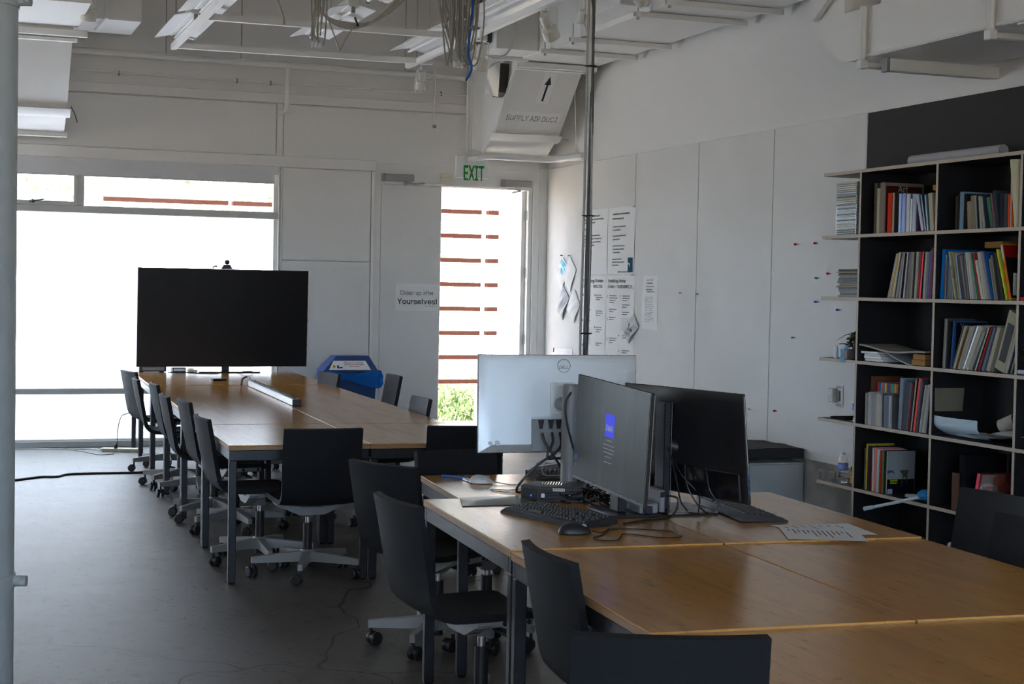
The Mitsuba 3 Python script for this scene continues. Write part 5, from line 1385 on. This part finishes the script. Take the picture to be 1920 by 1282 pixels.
v.vertices *= np.array([.06, .07, .036]) * (1 + .25 * (meshkit.noise(v.vertices * 4)[:, None] - .5))
part(k, 'sponge', xf(v, (BX + .055, 7.985, LEV[1] + .045)), srgb(36, 96, 140, k=1.8), smooth=True)
for q, (a_, b_) in enumerate((((8.04, .02), (8.22, .012)), ((8.03, .0), (8.15, -.01)))):
    solo('marker_pen', ('upper', 'lower')[q] + ' white pen lying beside the blue sponge' + ', fifth row, left bay', 'pen', tube([(BX + .10 + .02 * q * -1, a_[0], LEV[1] + .03 - .012 * q), (BX + .06 - .03 * q, b_[0], LEV[1] + .013)], .011, 10), srgb(128, 126, 120, k=2))
# bottom row: flat papers
for q, (a_, b_, z_, col) in enumerate(((8.66, 8.05, .0, (70, 66, 66)), (8.60, 8.10, .012, (56, 50, 50)), (8.64, 8.20, .024, (84, 82, 84)), (8.12, 7.93, .0, (128, 126, 118)))):
    solo('folded_paper', f'{("dark folder at the bottom", "brown folder in the middle", "grey sheet on top", "white sheaf at the right")[q]} of the pile in the bottom row', 'papers', slab(lambda u, v: (BX + .02 + .30 * v, a_ + (b_ - a_) * u, LEV[0] + .012 + z_ + .006 * math.sin(5 * u + q)), 10, 4, .010), srgb(*col, k=2), smooth=True)
solo('brown_board', 'brown board leaning at the right end of the bottom row, left bay', 'board', cbox(BX + .10, BX + .36, 7.93, 7.945, LEV[0] + .014, LEV[0] + .27, .002), srgb(60, 46, 38, k=2))
for q, pts in enumerate(([(0, 0), (.10, .03), (.13, .14), (.02, .10)], [(.06, -.02), (.20, .0), (.21, .12), (.10, .10)])):
    solo('white_card', ('tilted white card sticking up', 'second white card') [q] + ' behind the table edge beside the bookcase', 'paper', laid(prism(pts, .002), (BX + .04, 7.78 - .16 * q, LEV[0] + .002), (.25, -.97, 0), (0, .05, 1)), PAPER2)
# right of the third divider
solo('white_tray', 'white tray lying at the right edge of the picture, third row', 'tray', hull([(BX + x, y, LEV[3] + z) for x, z in ((.0, .012), (.02, .0005), (.25, .0005), (.27, .03), (.0, .03)) for y in (6.80, 7.10)] + [(BX + .01, 7.16, LEV[3] + .004), (BX + .25, 7.16, LEV[3] + .004), (BX + .01, 7.14, LEV[3] + .03)]), srgb(130, 136, 142, k=2.2))
solo('white_canister', 'pale blue white canister at the right edge of the picture, fourth row', 'canister', cbox(BX + .03, BX + .22, 6.88, 7.07, LEV[2] + .0005, LEV[2] + .285, .02), srgb(128, 146, 150, k=2.2))
solo('book', 'thin grey book on the white tray, third row', 'book', cbox(BX + .02, BX + .24, 6.78, 7.02, LEV[3] + .0306, LEV[3] + .042, .002), srgb(110, 110, 108, k=2))
# left overhang
CASE = prin('clear_case', (.30, .33, .33), .10, 0, .8)
rng = random.Random(3)
z = LEV[5] + .0005
for q in range(27):
    h = .0128
    y0_ = 8.775 + rng.uniform(0, .006)
    kk_ = thing('disc_case', 'clear disc case in the tall stack under the overhanging top board, ' + (f'{ORDN[q]} from below'), 'disc case', 'disc cases in the tall stack')
    w_ = .245
    part(kk_, 'case', cbox(BX + .004, BX + .19, y0_, y0_ + w_, z, z + h - .0018, .001), CASE)
    part(kk_, 'insert', cbox(BX + .0025, BX + .0042, y0_ + .01, y0_ + w_ - .01, z + .002, z + h - .004, .0004), srgb(*rng.choice([(150, 152, 150), (120, 130, 132), (90, 100, 104), (150, 140, 120), (70, 84, 88), (160, 162, 160)]), k=2))
    z += h
solo('grey_case', 'upright grey case between the disc stack and the bookcase side', 'case', cbox(BX + .02, BX + .17, 8.746, 8.765, LEV[5] + .0005, LEV[5] + .275, .002), srgb(120, 122, 122, k=2))
z = LEV[4] + .0005
for q in range(15):
    h = rng.choice([.009, .011, .013, .015])
    c_ = rng.choice([(104, 100, 92), (90, 80, 72), (120, 116, 108), (70, 66, 60), (112, 108, 104), (80, 92, 104)])
    solo('magazine', f'worn magazine in the pile on the left end of the second row, {ORDN[q]} from below', 'magazine', cbox(BX + .004 + rng.uniform(0, .01), BX + .25, 8.745, 8.985 + rng.uniform(-.02, .02), z, z + h - .0006, .002), srgb(*c_, k=2), 'magazines in the pile at the left end')
    z += h
# leaf bundle, pink box, tube and blue cord on the third row overhang
k = thing('leaf_bundle', 'bundle of dry leaves and bark at the left end of the third row', 'dried leaves')
rng2 = np.random.default_rng(8)
ms = []
for q in range(70):
    p0_ = np.array([BX + .05 + .22 * rng2.random(), 8.78 + .20 * rng2.random(), LEV[3] + .03 + .13 * rng2.random()])
    d_ = rng2.normal(0, 1, 3) * np.array([.4, 1, .25])
    d_ /= np.linalg.norm(d_)
    L_ = .10 + .10 * rng2.random()
    p0_ -= d_ * L_ / 2
    p0_[1] = min(p0_[1], 9.02)
    s_ = np.cross(d_, [0, 0, 1]) * .02
    ms.append(slab(lambda u, v: p0_ + d_ * L_ * u + s_ * (v - .5) * 2 * math.sin(PI * min(.95, max(.05, u))) + np.array([0, 0, .015 * math.sin(3 * u)]), 6, 3, .0012))
mm = cat(ms)
mm.vertices[:, 1] = np.clip(mm.vertices[:, 1], 8.745, 9.12)
mm.vertices[:, 2] = np.maximum(mm.vertices[:, 2], LEV[3] + .003)
part(k, 'leaves', mm, srgb(84, 78, 62, k=1.8), smooth=True, kind='stuff')
v = trimesh.creation.icosphere(3, .055)
v.vertices *= 1 + .35 * (meshkit.noise(v.vertices * 40)[:, None] - .5)
part(k, 'moss', xf(v, (BX + .10, 8.81, LEV[3] + .060)), srgb(50, 54, 38, k=1.6), smooth=True)
solo('pink_box', 'small dusty pink box under the dry leaves', 'box', cbox(BX + .04, BX + .12, 8.90, 8.985, LEV[3] + .0005, LEV[3] + .065, .003), srgb(112, 98, 96, k=2))
k = thing('glue_tube', 'small white tube standing at the left end of the third row', 'tube')
part(k, 'body', lathe([(0, 0), (.014, 0), (.015, .01), (.015, .06), (.012, .082), (0, .085)], 16), srgb(170, 176, 180, k=2), m=mat4((BX + .03, 9.02, LEV[3] + .0005)))
solo('cord_hank', 'hank of light blue cord hanging over the edge of the third row', 'cord', cat([cord([(BX + .02, 8.86 + .004 * q, LEV[3] + .09), (BX - .006, 8.865 + .006 * q, LEV[3] + .06 - .002 * q), (BX - .012, 8.90 - .003 * q, LEV[3] + .01), (BX - .012, 8.885 + .002 * q, LEV[3] - .016 + .003 * q), (BX - .01, 8.86 - .001 * q, LEV[3] + .0 + .004 * q), (BX - .004, 8.875, LEV[3] + .05), (BX + .02, 8.85 + .004 * q, LEV[3] + .088)], .0035, 6) for q in range(7)]), srgb(96, 140, 170, k=1.6))


def bottle(label, x, y, z, h, fill, crush=0.0, cap=True, seed=1):
    k = thing('water_bottle', label, 'bottle')
    s = h / .205
    pr = [(0, 0), (.026, 0), (.0315, .006), (.0315, .03), (.029, .036), (.0315, .045), (.029, .055), (.0315, .065), (.029, .075), (.0315, .085), (.0315, .125), (.030, .145), (.022, .170), (.0125, .185), (.0125, .203), (.0105, .203)]
    m = lathe([(a * s, b * s) for a, b in pr], 28)
    if crush:
        n = meshkit.noise(m.vertices * 30, seed)[:, None] - .5
        m.vertices[:, :2] *= 1 + crush * n
        m.vertices[:, 0] += crush * .05 * np.sin(m.vertices[:, 2] * 40)
    part(k, 'shell', m, PET, m=mat4((x, y, z)), smooth=40)
    lb = lathe([(.0322 * s, .088 * s), (.0322 * s, .124 * s), (.0318 * s, .124 * s), (.0318 * s, .088 * s), (.0322 * s, .088 * s)], 28)
    part(k, 'label', lb, srgb(84, 120, 170, k=1.8), m=mat4((x, y, z)), smooth=40, label='blue label with red bands')
    part(k, 'label_band', cat([lathe([(.0324 * s, a * s), (.0324 * s, (a + .005) * s), (.0319 * s, (a + .005) * s), (.0319 * s, a * s), (.0324 * s, a * s)], 28) for a in (.086, .122)]), srgb(150, 50, 70, k=1.6), m=mat4((x, y, z)))
    if fill:
        part(k, 'water', lathe([(0, .004 * s), (.029 * s, .006 * s), (.0285 * s, fill * s), (0, fill * s)], 24), WATER, m=mat4((x, y, z)), smooth=40)
    part(k, 'neck_ring', lathe([(0, .186 * s), (.0145 * s, .186 * s), (.0145 * s, .190 * s), (0, .190 * s)], 20), srgb(150, 152, 154, k=2), m=mat4((x, y, z)))
    if cap:
        part(k, 'cap', lathe([(0, .195 * s), (.0145 * s, .195 * s), (.0145 * s, .209 * s), (0, .209 * s)], 20), srgb(160, 162, 164, k=2), m=mat4((x, y, z)))


bottle('half full clear water bottle standing on the low board left of the bookcase', BX + .06, 8.945, LEV[1] + .0006, .215, .075, cap=False)
bottle('crumpled empty water bottle on the fourth row board at the left', BX + .045, 8.775, LEV[2] + .0006, .195, 0, .22, True, 3)
k = thing('yellow_box', 'yellow box behind the water bottle on the low board', 'box')
part(k, 'body', cbox(BX + .10, BX + .22, 8.75, 8.92, LEV[1] + .0005, LEV[1] + .115, .004), srgb(170, 116, 26, k=1.8))
part(k, 'band', cbox(BX + .0988, BX + .1002, 8.752, 8.918, LEV[1] + .052, LEV[1] + .056, .0005), BLACK)
solo('tissue', 'crumpled white wrapper in front of the yellow box', 'wrapper', hull([(BX + .05, 8.77, LEV[1] + .0005), (BX + .09, 8.76, LEV[1] + .0005), (BX + .06, 8.85, LEV[1] + .0005), (BX + .09, 8.84, LEV[1] + .02), (BX + .07, 8.80, LEV[1] + .025)]), PAPER2)
solo('black_folder', 'thin black folder lying at the left end of the fourth row', 'folder', cbox(BX + .06, BX + .30, 8.93, 9.12, LEV[2] + .0005, LEV[2] + .012, .003), srgb(36, 36, 38))
# on top of the bookcase
k = thing('paper_roll', 'long white roll of paper lying on top of the bookcase', 'paper roll')
part(k, 'roll', cyl((BX + .16, 8.40, LEV[6] + .036), (BX + .16, 7.50, LEV[6] + .036), .0355, 24), srgb(120, 120, 122, k=2.2))
part(k, 'end', cat([tube([(BX + .16 + r * math.cos(a), 7.4985, LEV[6] + .036 + r * math.sin(a)) for a in np.linspace(0, 6.28, 20)], .0012, 4) for r in (.012, .022, .031)]), GREY)
# ------------------------------------------------------------------ on the walls: signs, closers, papers
YW = YB - .0005
ex = thing('exit_sign', 'white exit sign with green letters hanging by the door head', 'sign')
EY = 14.85
e0, e1 = on(856, 290, 1, EY), on(917, 333, 1, EY)
cxs, zs0, zs1 = (e0[0] + e1[0]) / 2, e1[2], e0[2]
wS = e1[0] - e0[0]
part(ex, 'panel', cbox(cxs - wS / 2, cxs + wS / 2, EY, EY + .045, zs0, zs1, .004), prin('sign_white', (.72, .73, .72), .4))
tx = centred(text('EXIT', .15, .002, True))
b = tx.bounds
tx.apply_scale([.215 / (b[1][0] - b[0][0]), .150 / (b[1][1] - b[0][1]), 1])
part(ex, 'lettering', laid(tx, (cxs + .012, EY - .0018, zs0 + .038), (1, 0, 0), (0, 0, 1)), GREEN, label='green letters EXIT')
part(ex, 'lower_edge', cbox(cxs - wS / 2, cxs + wS / 2, EY - .003, EY + .047, zs0 - .010, zs0 - .0005, .002), prin('edge_lit', (.80, .81, .81), .2))
part(ex, 'canopy', cbox(cxs - .03, cxs + .13, EY - .01, EY + .055, zs1 + .0005, zs1 + .045, .006), WHITE_METAL)
for dx in (-.055, -.02):
    part(ex, 'conduit', cyl((cxs + dx, EY + .03, zs1 + .03), (cxs + dx, EY + .03, 3.69), .011, 10), WHITE_METAL)
part(ex, 'arm', cyl((cxs + .05, EY + .03, zs1 + .055), (cxs - .11, EY + .03, zs1 + .055), .008, 8), WHITE_METAL)

for lab, p0, p1, arm in (('grey door closer above the closed leaf', (719, 325), (777, 341), True), ('grey door closer above the open leaf', (943, 337), (998, 353), False)):
    k = thing('door_closer', lab, 'door closer')
    a, b = on(*p0, 1, YB - .05), on(*p1, 1, YB - .05)
    part(k, 'body', cbox(a[0], b[0], YB - .052, YB + .0075, b[2], a[2], .008), prin('closer_grey', (.30, .30, .31), .4, .4) if 'mat_closer_grey' not in scene else 'mat_closer_grey')
    part(k, 'cap', cbox(a[0] - .004, a[0] + .030, YB - .054, YB + .0075, b[2] - .002, a[2] + .002, .004), GREY)
    if arm:
        part(k, 'arm', tube([(b[0] - .09, YB - .04, b[2] - .012), (b[0] - .02, YB - .16, b[2] - .03), (b[0] + .10, YB - .06, b[2] - .014)], .010, 8), GREY)
        part(k, 'pivot', cyl((b[0] - .09, YB - .04, b[2] - .03), (b[0] - .09, YB - .04, b[2] + .0), .018, 12), GREY)
        part(k, 'track', cbox(b[0] + .05, 5.52, YB - .012, YB + .0075, b[2] - .028, b[2] - .006, .003), WHITE_METAL)
    else:
        part(k, 'arm', tube([(a[0] + .14, YB - .03, b[2] - .012), (a[0] + .22, YB + .02, b[2] - .03), (a[0] + .16, YB + .10, b[2] - .045)], .009, 8), GREY)
a, b = on(827, 325, 1, YB - .02), on(850, 340, 1, YB - .02)
k = solo('alarm_box', 'small cream box above the door opening', 'alarm box', cbox(a[0], b[0], YB - .028, YB + .0078, b[2], a[2], .004), CREAM)
part(k, 'lid_line', cbox(a[0] + .004, b[0] - .004, YB - .0292, YB - .0278, (a[2] + b[2]) / 2 - .002, (a[2] + b[2]) / 2, .0004), GREY)
# the notice on the closed leaf
k = thing('notice', 'white notice on the door reading Clean up after Yourselves', 'notice')
a, b = on(742, 531, 1, YB + .011), on(822, 583, 1, YB + .011)
part(k, 'sheet', cbox(a[0], b[0], YB + .0105, YB + .0115, b[2], a[2], .0002), PAPER)
cxn = (a[0] + b[0]) / 2
for s_, h_, dz, bold, w_, dx in (('Clean up after', .036, .178, False, .36, 0), ('Yourselves!', .046, .095, True, .425, .0)):
    tx = centred(text(s_, h_, .0006, bold))
    tx.apply_scale([w_ / (tx.bounds[1][0] - tx.bounds[0][0]), 1.15, 1])
    part(k, 'lettering', laid(tx, (cxn + dx, YB + .0103, b[2] + dz), (1, 0, 0), (0, 0, 1)), INKBLACK)
part(k, 'small_print', cat([cbox(cxn + .09 + i * .022, cxn + .105 + i * .022, YB + .0099, YB + .0104, b[2] + .046, b[2] + .053, .0001) for i in range(5)]), INK)


def wall_sheet(name, label, cat_, quad, mt, bulge=.006, off=.0, group=None):
    """A sheet pinned to the right wall: quad of (y, z) corners, top left first, clockwise as seen."""
    q = [np.array([XR - .0015 - off, *p]) for p in quad]
    f = lambda u, v: q[0] * (1 - u) * (1 - v) + q[1] * u * (1 - v) + q[2] * u * v + q[3] * (1 - u) * v - np.array([bulge * (math.sin(PI * u) * .5 + .5 * math.sin(6 * u + 3 * v) ** 2) * math.sin(PI * v) ** .5 * (v > 0), 0, 0])
    s = slab(f, 14, 14, -.0005)
    k = thing(name, label, cat_, group)
    part(k, 'sheet', s, mt, smooth=True)
    return k, f


def strips(k, f, rows, mt=INK, name='print'):
    """Lines of small print: (u0, u1, v, height)."""
    ms = []
    for u0, u1, v, h in rows:
        m = grid(lambda a, b: f(u0 + (u1 - u0) * a, v + h * (b - .5)) - np.array([.0008, 0, 0]), 8, 2)
        ms.append(m)
    part(k, name, cat(ms), mt, smooth=True)


def words(k, f, s, u, v, h, width=None, mt=INKBLACK, bold=True):
    tx = text(s, h, .0004, bold)
    w = tx.bounds[1][0]
    if width:
        tx.apply_scale([width / w, 1, 1])
    for sub, d in [(1, 0)]:
        tx = tx.subdivide() if len(tx.faces) < 4000 else tx
    q0, qu, qv = f(0, 0), f(1, 0), f(0, 1)
    W_, H_ = np.linalg.norm(qu - q0), np.linalg.norm(qv - q0)
    vv = tx.vertices
    out = np.array([f(u + p[0] / W_, v - p[1] / H_) - np.array([.0009 + p[2], 0, 0]) for p in vv])
    part(k, 'lettering', trimesh.Trimesh(out, tx.faces, process=False), mt)


def para(u0, v0, n, w, dv=.028, h=.011, seed=0):
    rng = random.Random(seed)
    return [(u0, u0 + w * (.75 + .25 * rng.random() if i < n - 1 else .55), v0 + i * dv, h) for i in range(n)]


P1 = [(14.30, 2.365), (13.70, 2.365), (13.69, 1.735), (14.305, 1.735)]
P2 = [(13.665, 2.363), (13.06, 2.363), (13.085, 1.740), (13.67, 1.740)]
P3 = [(14.30, 1.722), (13.71, 1.722), (13.70, .965), (14.295, .965)]
P4 = [(13.695, 1.722), (13.06, 1.722), (13.05, .965), (13.69, .965)]
k, f = wall_sheet('instruction_poster', 'upper instruction poster left of the hanging cables, dense text', 'poster', P1, PAPER)
strips(k, f, para(.06, .10, 3, .82, .05, .020, 1) + para(.06, .30, 1, .5, .05, .02, 2) + para(.06, .40, 4, .80, .05, .018, 3))
k, f = wall_sheet('instruction_poster', 'upper instruction poster right of the hanging cables, with a dark corner block', 'poster', P2, PAPER, .010)
strips(k, f, para(.16, .10, 2, .78, .07, .024, 4) + para(.18, .29, 2, .55, .05, .018, 5) + para(.17, .43, 2, .55, .05, .018, 6) + para(.18, .58, 3, .56, .05, .018, 7) + para(.17, .78, 3, .46, .045, .018, 8))
strips(k, f, [(.78, .97, .865, .21), (.40, .97, .972, .012)], srgb(30, 56, 68, k=2), 'dark_block')
k, f = wall_sheet('printer_poster', 'lower poster left of the hanging cables headed Installing Printer Drivers - MAC OS', 'poster', P3, PAPER)
words(k, f, 'Installing Printer', .05, .085, .030, .50)
words(k, f, 'Drivers - MAC OS', .05, .155, .030, .48)
rows = []
for i, (u, v, n) in enumerate(((.12, .25, 4), (.62, .25, 3), (.12, .44, 2), (.12, .58, 2), (.62, .45, 3), (.62, .66, 3), (.12, .88, 2), (.62, .86, 2))):
    rows += para(u, v, n, .28, .028, .010, 20 + i)
strips(k, f, rows)
strips(k, f, [(.04, .075, v, .024) for v in (.25, .58, .90)] + [(.56, .59, v, .024) for v in (.25, .66)], INKBLACK, 'numerals')
strips(k, f, [(.12, .40, .76, .18)], paint(.60, .61, .62), 'screenshot')
k, f = wall_sheet('printer_poster', 'lower poster right of the hanging cables headed Installing Printer Drivers - WINDOWS 11', 'poster', P4, PAPER)
words(k, f, 'Installing Printer', .05, .085, .030, .42)
words(k, f, 'Drivers - WINDOWS 11', .05, .155, .030, .56)
rows = []
for i, (u, v, n) in enumerate(((.12, .25, 4), (.60, .25, 3), (.12, .42, 2), (.12, .52, 2), (.60, .36, 2), (.60, .45, 2), (.12, .78, 3), (.60, .74, 2), (.60, .92, 2))):
    rows += para(u, v, n, .30, .028, .010, 40 + i)
strips(k, f, rows)
for s_, u, v in (('1.', .04, .275), ('2.', .50, .275), ('3.', .04, .56), ('4.', .47, .75), ('5.', .04, .81), ('6.', .47, .945)):
    words(k, f, s_, u, v, .022)
strips(k, f, [(.56, .90, .60, .16)], paint(.68, .69, .70), 'screenshot')
k, f = wall_sheet('handwritten_sheet', 'narrow sheet with handwriting pinned right of the posters', 'paper', [(12.878, 1.72), (12.566, 1.722), (12.563, 1.237), (12.888, 1.241)], PAPER, .004)
strips(k, f, [(.25, .75, .08, .012), (.30, .70, .14, .02), (.22, .80, .20, .012), (.25, .65, .26, .02), (.30, .80, .30, .015)] + para(.18, .40, 14, .62, .035, .006, 50))
for lab, quad, mt, blg in (('small white note with a blue print, upper left of the four by the corner', [(14.835, 1.918), (14.655, 1.81), (14.83, 1.56), (14.985, 1.72)], PAPER, .012),
                           ('small white note, upper right of the four by the corner', [(14.632, 1.916), (14.456, 1.786), (14.613, 1.55), (14.815, 1.70)], PAPER, .012),
                           ('curled white note, lower left of the four by the corner', [(14.788, 1.619), (14.625, 1.50), (14.80, 1.265), (14.985, 1.375)], PAPER2, .045),
                           ('small white note, lower right of the four by the corner', [(14.488, 1.593), (14.341, 1.43), (14.49, 1.245), (14.689, 1.385)], PAPER, .02)):
    k, f = wall_sheet('pinned_note', lab, 'note', quad, mt, blg, .004)
    if 'blue' in lab:
        strips(k, f, [(.05, .95, .16, .20), (.30, .65, .42, .18)], srgb(90, 170, 200, k=1.3), 'blue_print')
k, f = wall_sheet('pinned_card', 'folded grey printed card hanging askew by the lower poster', 'card', [(13.045, 1.375), (12.93, 1.255), (13.140, 1.095), (13.255, 1.19)], PAPER2, .05, .012)
strips(k, f, [(.25, .8, .38, .14), (.2, .9, .60, .03), (.2, .9, .68, .03)], INK)
k, f = wall_sheet('low_leaflet', 'low white leaflet with a red strip behind the silver monitor', 'leaflet', [(15.06, .975), (14.52, .985), (14.52, .80), (15.06, .80)], PAPER, .006)
strips(k, f, [(.04, .10, .12, .26)], srgb(150, 50, 40), 'red_strip')
PINC = [(150, 30, 40), (40, 110, 90), (30, 80, 150), (170, 40, 90), (60, 60, 160), (150, 150, 150), (40, 150, 170)]
for i, (y, z, c, wh) in enumerate([(10.184, 1.952, 0, 'uppermost, left of the bookcase'), (9.907, 1.954, 0, 'uppermost, close to the bookcase'), (9.722, 1.733, 3, 'level with the magazine pile'), (9.88, 1.702, 1, 'left of the magazine pile'), (9.879, 1.528, 2, 'just below the second board'), (9.583, 1.476, 4, 'under the second board overhang'), (10.189, 1.257, 1, 'alone at mid height'), (12.092, 1.573, 5, 'right of the handwritten sheet'), (11.771, 1.567, 6, 'farther right of the handwritten sheet'), (10.828, .672, 5, 'low, above the black cushion'), (10.43, .691, 0, 'low, right above the black cushion'),
                             (13.07, 2.355, 5, 'at the top corner of the right poster'), (13.08, 1.73, 5, 'between the two right posters'), (14.83, 1.93, 0, 'holding the note with the blue print'), (14.63, 1.925, 6, 'holding the upper right note')]):
    solo('push_pin', f'{hue(PINC[c])} push pin on the right wall, {wh}', 'pin', tube([(XR + .001, y, z), (XR - .012, y, z), (XR - .013, y, z), (XR - .024, y, z), (XR - .026, y, z)], [.004, .004, .0085, .006, .009], 10), srgb(*PINC[c], k=1.4))
k = thing('wall_switch', 'small white wall panel with a slot and a lit button left of the bookcase', 'wall panel')
part(k, 'plate', cbox(XR - .006, XR + .0005, 9.50, 9.60, .79, .945, .003), paint(.62, .61, .58))
part(k, 'body', cbox(XR - .045, XR - .006, 9.575, 9.64, .82, .92, .006), paint(.60, .59, .56))
part(k, 'slot', cbox(XR - .0075, XR - .0058, 9.53, 9.555, .83, .905, .0005), BLACK)
part(k, 'corner', cat(cbox(XR - .010, XR - .0058, 9.52, 9.59, .925, .935, .001), cbox(XR - .010, XR - .0058, 9.52, 9.59, .80, .81, .001)), GREY)
part(k, 'button', cbox(XR - .0465, XR - .0448, 9.595, 9.625, .87, .89, .001), paint(.70, .74, .80))
for i, y in enumerate((9.79, 9.64)):
    k = thing('outlet_plate', ('grey outlet plate on the concrete strip beside the bench', 'grey outlet plate on the concrete strip nearer the bookcase')[i], 'outlet')
    part(k, 'plate', cbox(XR + .006, XR + .013, y - .04, y + .04, .20, .32, .002), paint(.42, .42, .40))
    part(k, 'socket', cbox(XR + .003, XR + .0065, y - .02, y + .02, .215, .305, .008), paint(.36, .36, .35))

# bench with its cushion
k = thing('bench', 'white box bench against the right wall left of the bookcase', 'bench')
part(k, 'body', cbox(5.18, 5.994, 10.0, 11.8, .0, .335, .004), prin('bench_white', (.66, .75, .80), .5))
part(k, 'top', cbox(5.17, 5.996, 9.992, 11.81, .3355, .347, .003), prin('bench_top', (.55, .58, .60), .45))
f = lambda u, v: (5.19 + .80 * u, 10.0 + 1.78 * v, .425 + .014 * math.sin(9 * v + 2 * u) * math.sin(4 * u) + .03 * u * (1 - v) ** 3 + .012 * meshkit.noise(np.array([u * 6, v * 12, 0.])))
solo('seat_cushion', 'sagging black cushion lying on the white bench', 'cushion', slab(f, 22, 34, -.0) if False else slab(lambda u, v: f(u, v), 22, 34, .072), prin('cushion_black', (.020, .020, .021), .75), smooth=50)

# blue paper bin by the wall
k = thing('recycling_bin', 'blue paper recycling bin with a white label standing by the back wall', 'bin')
bx0, bx1, by0, by1 = 3.52, 4.05, 14.80, 15.10
part(k, 'body', hull([(x, y, z) for x, y, z in [(bx0 + .05, by0 + .03, 0), (bx1 - .05, by0 + .03, 0), (bx0 + .05, by1, 0), (bx1 - .05, by1, 0), (bx0, by0, .74), (bx1, by0, .74), (bx0, by1, .74), (bx1, by1, .74)]]), BIN_BLUE)
part(k, 'hood', hull([(bx0 - .01, by0 - .01, .745), (bx1 + .01, by0 - .01, .745), (bx0 - .01, by1, .745), (bx1 + .01, by1, .745), (bx0 + .14, by0 + .10, .893), (bx1 - .06, by0 + .10, .893), (bx0 + .14, by1, .893), (bx1 - .06, by1, .893)]), BIN_BLUE)
nv = np.array([0, .11, .148])
nv /= np.linalg.norm(nv)
lab = prism([(.055, .018), (.475, .018), (.435, .125), (.115, .125)], .0008)
lo = np.array([bx0 - .01, by0 - .0115, .746])
part(k, 'label', laid(lab, lo + np.array([0, -.001, .0005]), (1, 0, 0), nv), PAPER, label='white label reading MIXED PAPER BIN')
tx = text('MIXED PAPER BIN', .018, .0004, True)
tx.apply_scale([.20 / tx.bounds[1][0], 1, 1])
ln_ = np.cross([1, 0, 0], nv)
part(k, 'lettering', laid(tx, lo + np.array([.215, -.001, .0005]) + nv * .072 + ln_ * .0009, (1, 0, 0), nv), srgb(24, 44, 96))
part(k, 'label_print', cat([laid(box(a, b, c, d, 0, .0004), lo + np.array([0, -.001, .0005]) + ln_ * .0009, (1, 0, 0), nv) for a, b, c, d in ((.215, .25, .102, .110), (.26, .34, .103, .108), (.35, .41, .102, .110), (.27, .37, .050, .056))]), srgb(170, 70, 60))
part(k, 'label_print', cat([laid(box(a, b, c, d, 0, .0004), lo + np.array([0, -.001, .0005]) + ln_ * .0009, (1, 0, 0), nv) for a, b, c, d in ((.14, .16, .035, .07), (.165, .195, .035, .05))]), srgb(30, 50, 110))
part(k, 'label_print', cat([laid(box(.10, .125, .042, .072, 0, .0004), lo + np.array([0, -.001, .0005]) + ln_ * .0009, (1, 0, 0), nv)]), srgb(170, 160, 60))
rng3 = np.random.default_rng(2)
f = lambda u, v: (bx0 - .02 + .57 * u + .02 * math.sin(20 * v), by0 - .016 - .012 * math.sin(6 * u) ** 2, .735 - (.05 + .10 * u) * v + .015 * math.sin(9 * u + 4 * v))
part(k, 'bag', slab(f, 20, 6, .001), BAG_BLUE, smooth=True, label='blue plastic bag folded over the rim')
v = trimesh.creation.icosphere(3, 1.0)
v.vertices *= np.array([.045, .06, .085]) * (1 + .5 * (meshkit.noise(v.vertices * 2.5)[:, None] - .5))
part(k, 'bag_knot', xf(v, (bx1 + .03, by0 + .06, .665)), BAG_BLUE, smooth=True, label='bright blue bulge of the bag')

# on the floor by the window
k = thing('floor_power_strip', 'long white power strip on the floor under the end of the far tables', 'power strip')
part(k, 'body', hull([(x, y, z) for x, y, z in [(1.44, 14.86, .0005), (1.75, 14.74, .0005), (1.47, 14.93, .0005), (1.78, 14.81, .0005), (1.42, 14.85, .03), (1.76, 14.72, .03), (1.46, 14.95, .03), (1.80, 14.82, .03)]]), CREAM)
part(k, 'plug', hull([(1.56 + dx, 14.83 + dy, z) for dx in (-.015, .015) for dy in (-.015, .015) for z in (.031, .06)] + [(1.575, 14.84, .09)]), BLACK)
part(k, 'plug_cord', cord([(1.575, 14.84, .085), (1.58, 14.86, .2), (1.62, 14.93, .32), (1.70, 14.96, .36), (1.73, 14.95, .50), (1.70, 14.9, .68)], .004), BLACK)
solo('floor_cable', 'black cable running across the floor from the column to the chairs', 'cable', cord([(-.9, 12.3, .008), (-.2, 12.55, .008), (.30, 12.66, .008), (.565, 12.786, .008), (.775, 12.952, .008), (.90, 12.95, .008), (1.0, 13.09, .008), (1.224, 13.114, .008), (1.479, 13.10, .008), (1.62, 13.11, .008), (1.9, 13.1, .008)], .010, 8), BLACK)
solo('wall_cable', 'white cable lying along the foot of the window', 'cable', cord([(-.6, 15.12, .006), (.3, 15.17, .006), (.83, 15.17, .006), (1.02, 15.09, .006), (1.25, 15.05, .006), (1.35, 15.07, .006), (1.44, 14.92, .012)], .005), CABLE_WHITE)
solo('wall_cable', 'thin grey cable bending toward the white power strip', 'cable', cord([(1.10, 15.10, .005), (1.25, 14.90, .005), (1.32, 14.70, .005), (1.40, 14.55, .005), (1.52, 14.60, .005)], .004), CABLE_GREY)
solo('cable_heap', 'coil of white cable on the floor at the left by the window', 'cable', cat([cord([(.45 + .16 * math.cos(a + q), 14.82 + .14 * math.sin(a + q), .006 + .006 * q) for a in np.linspace(0, 5.6, 9)], .006, 6, 4) for q in range(4)]), CABLE_WHITE)
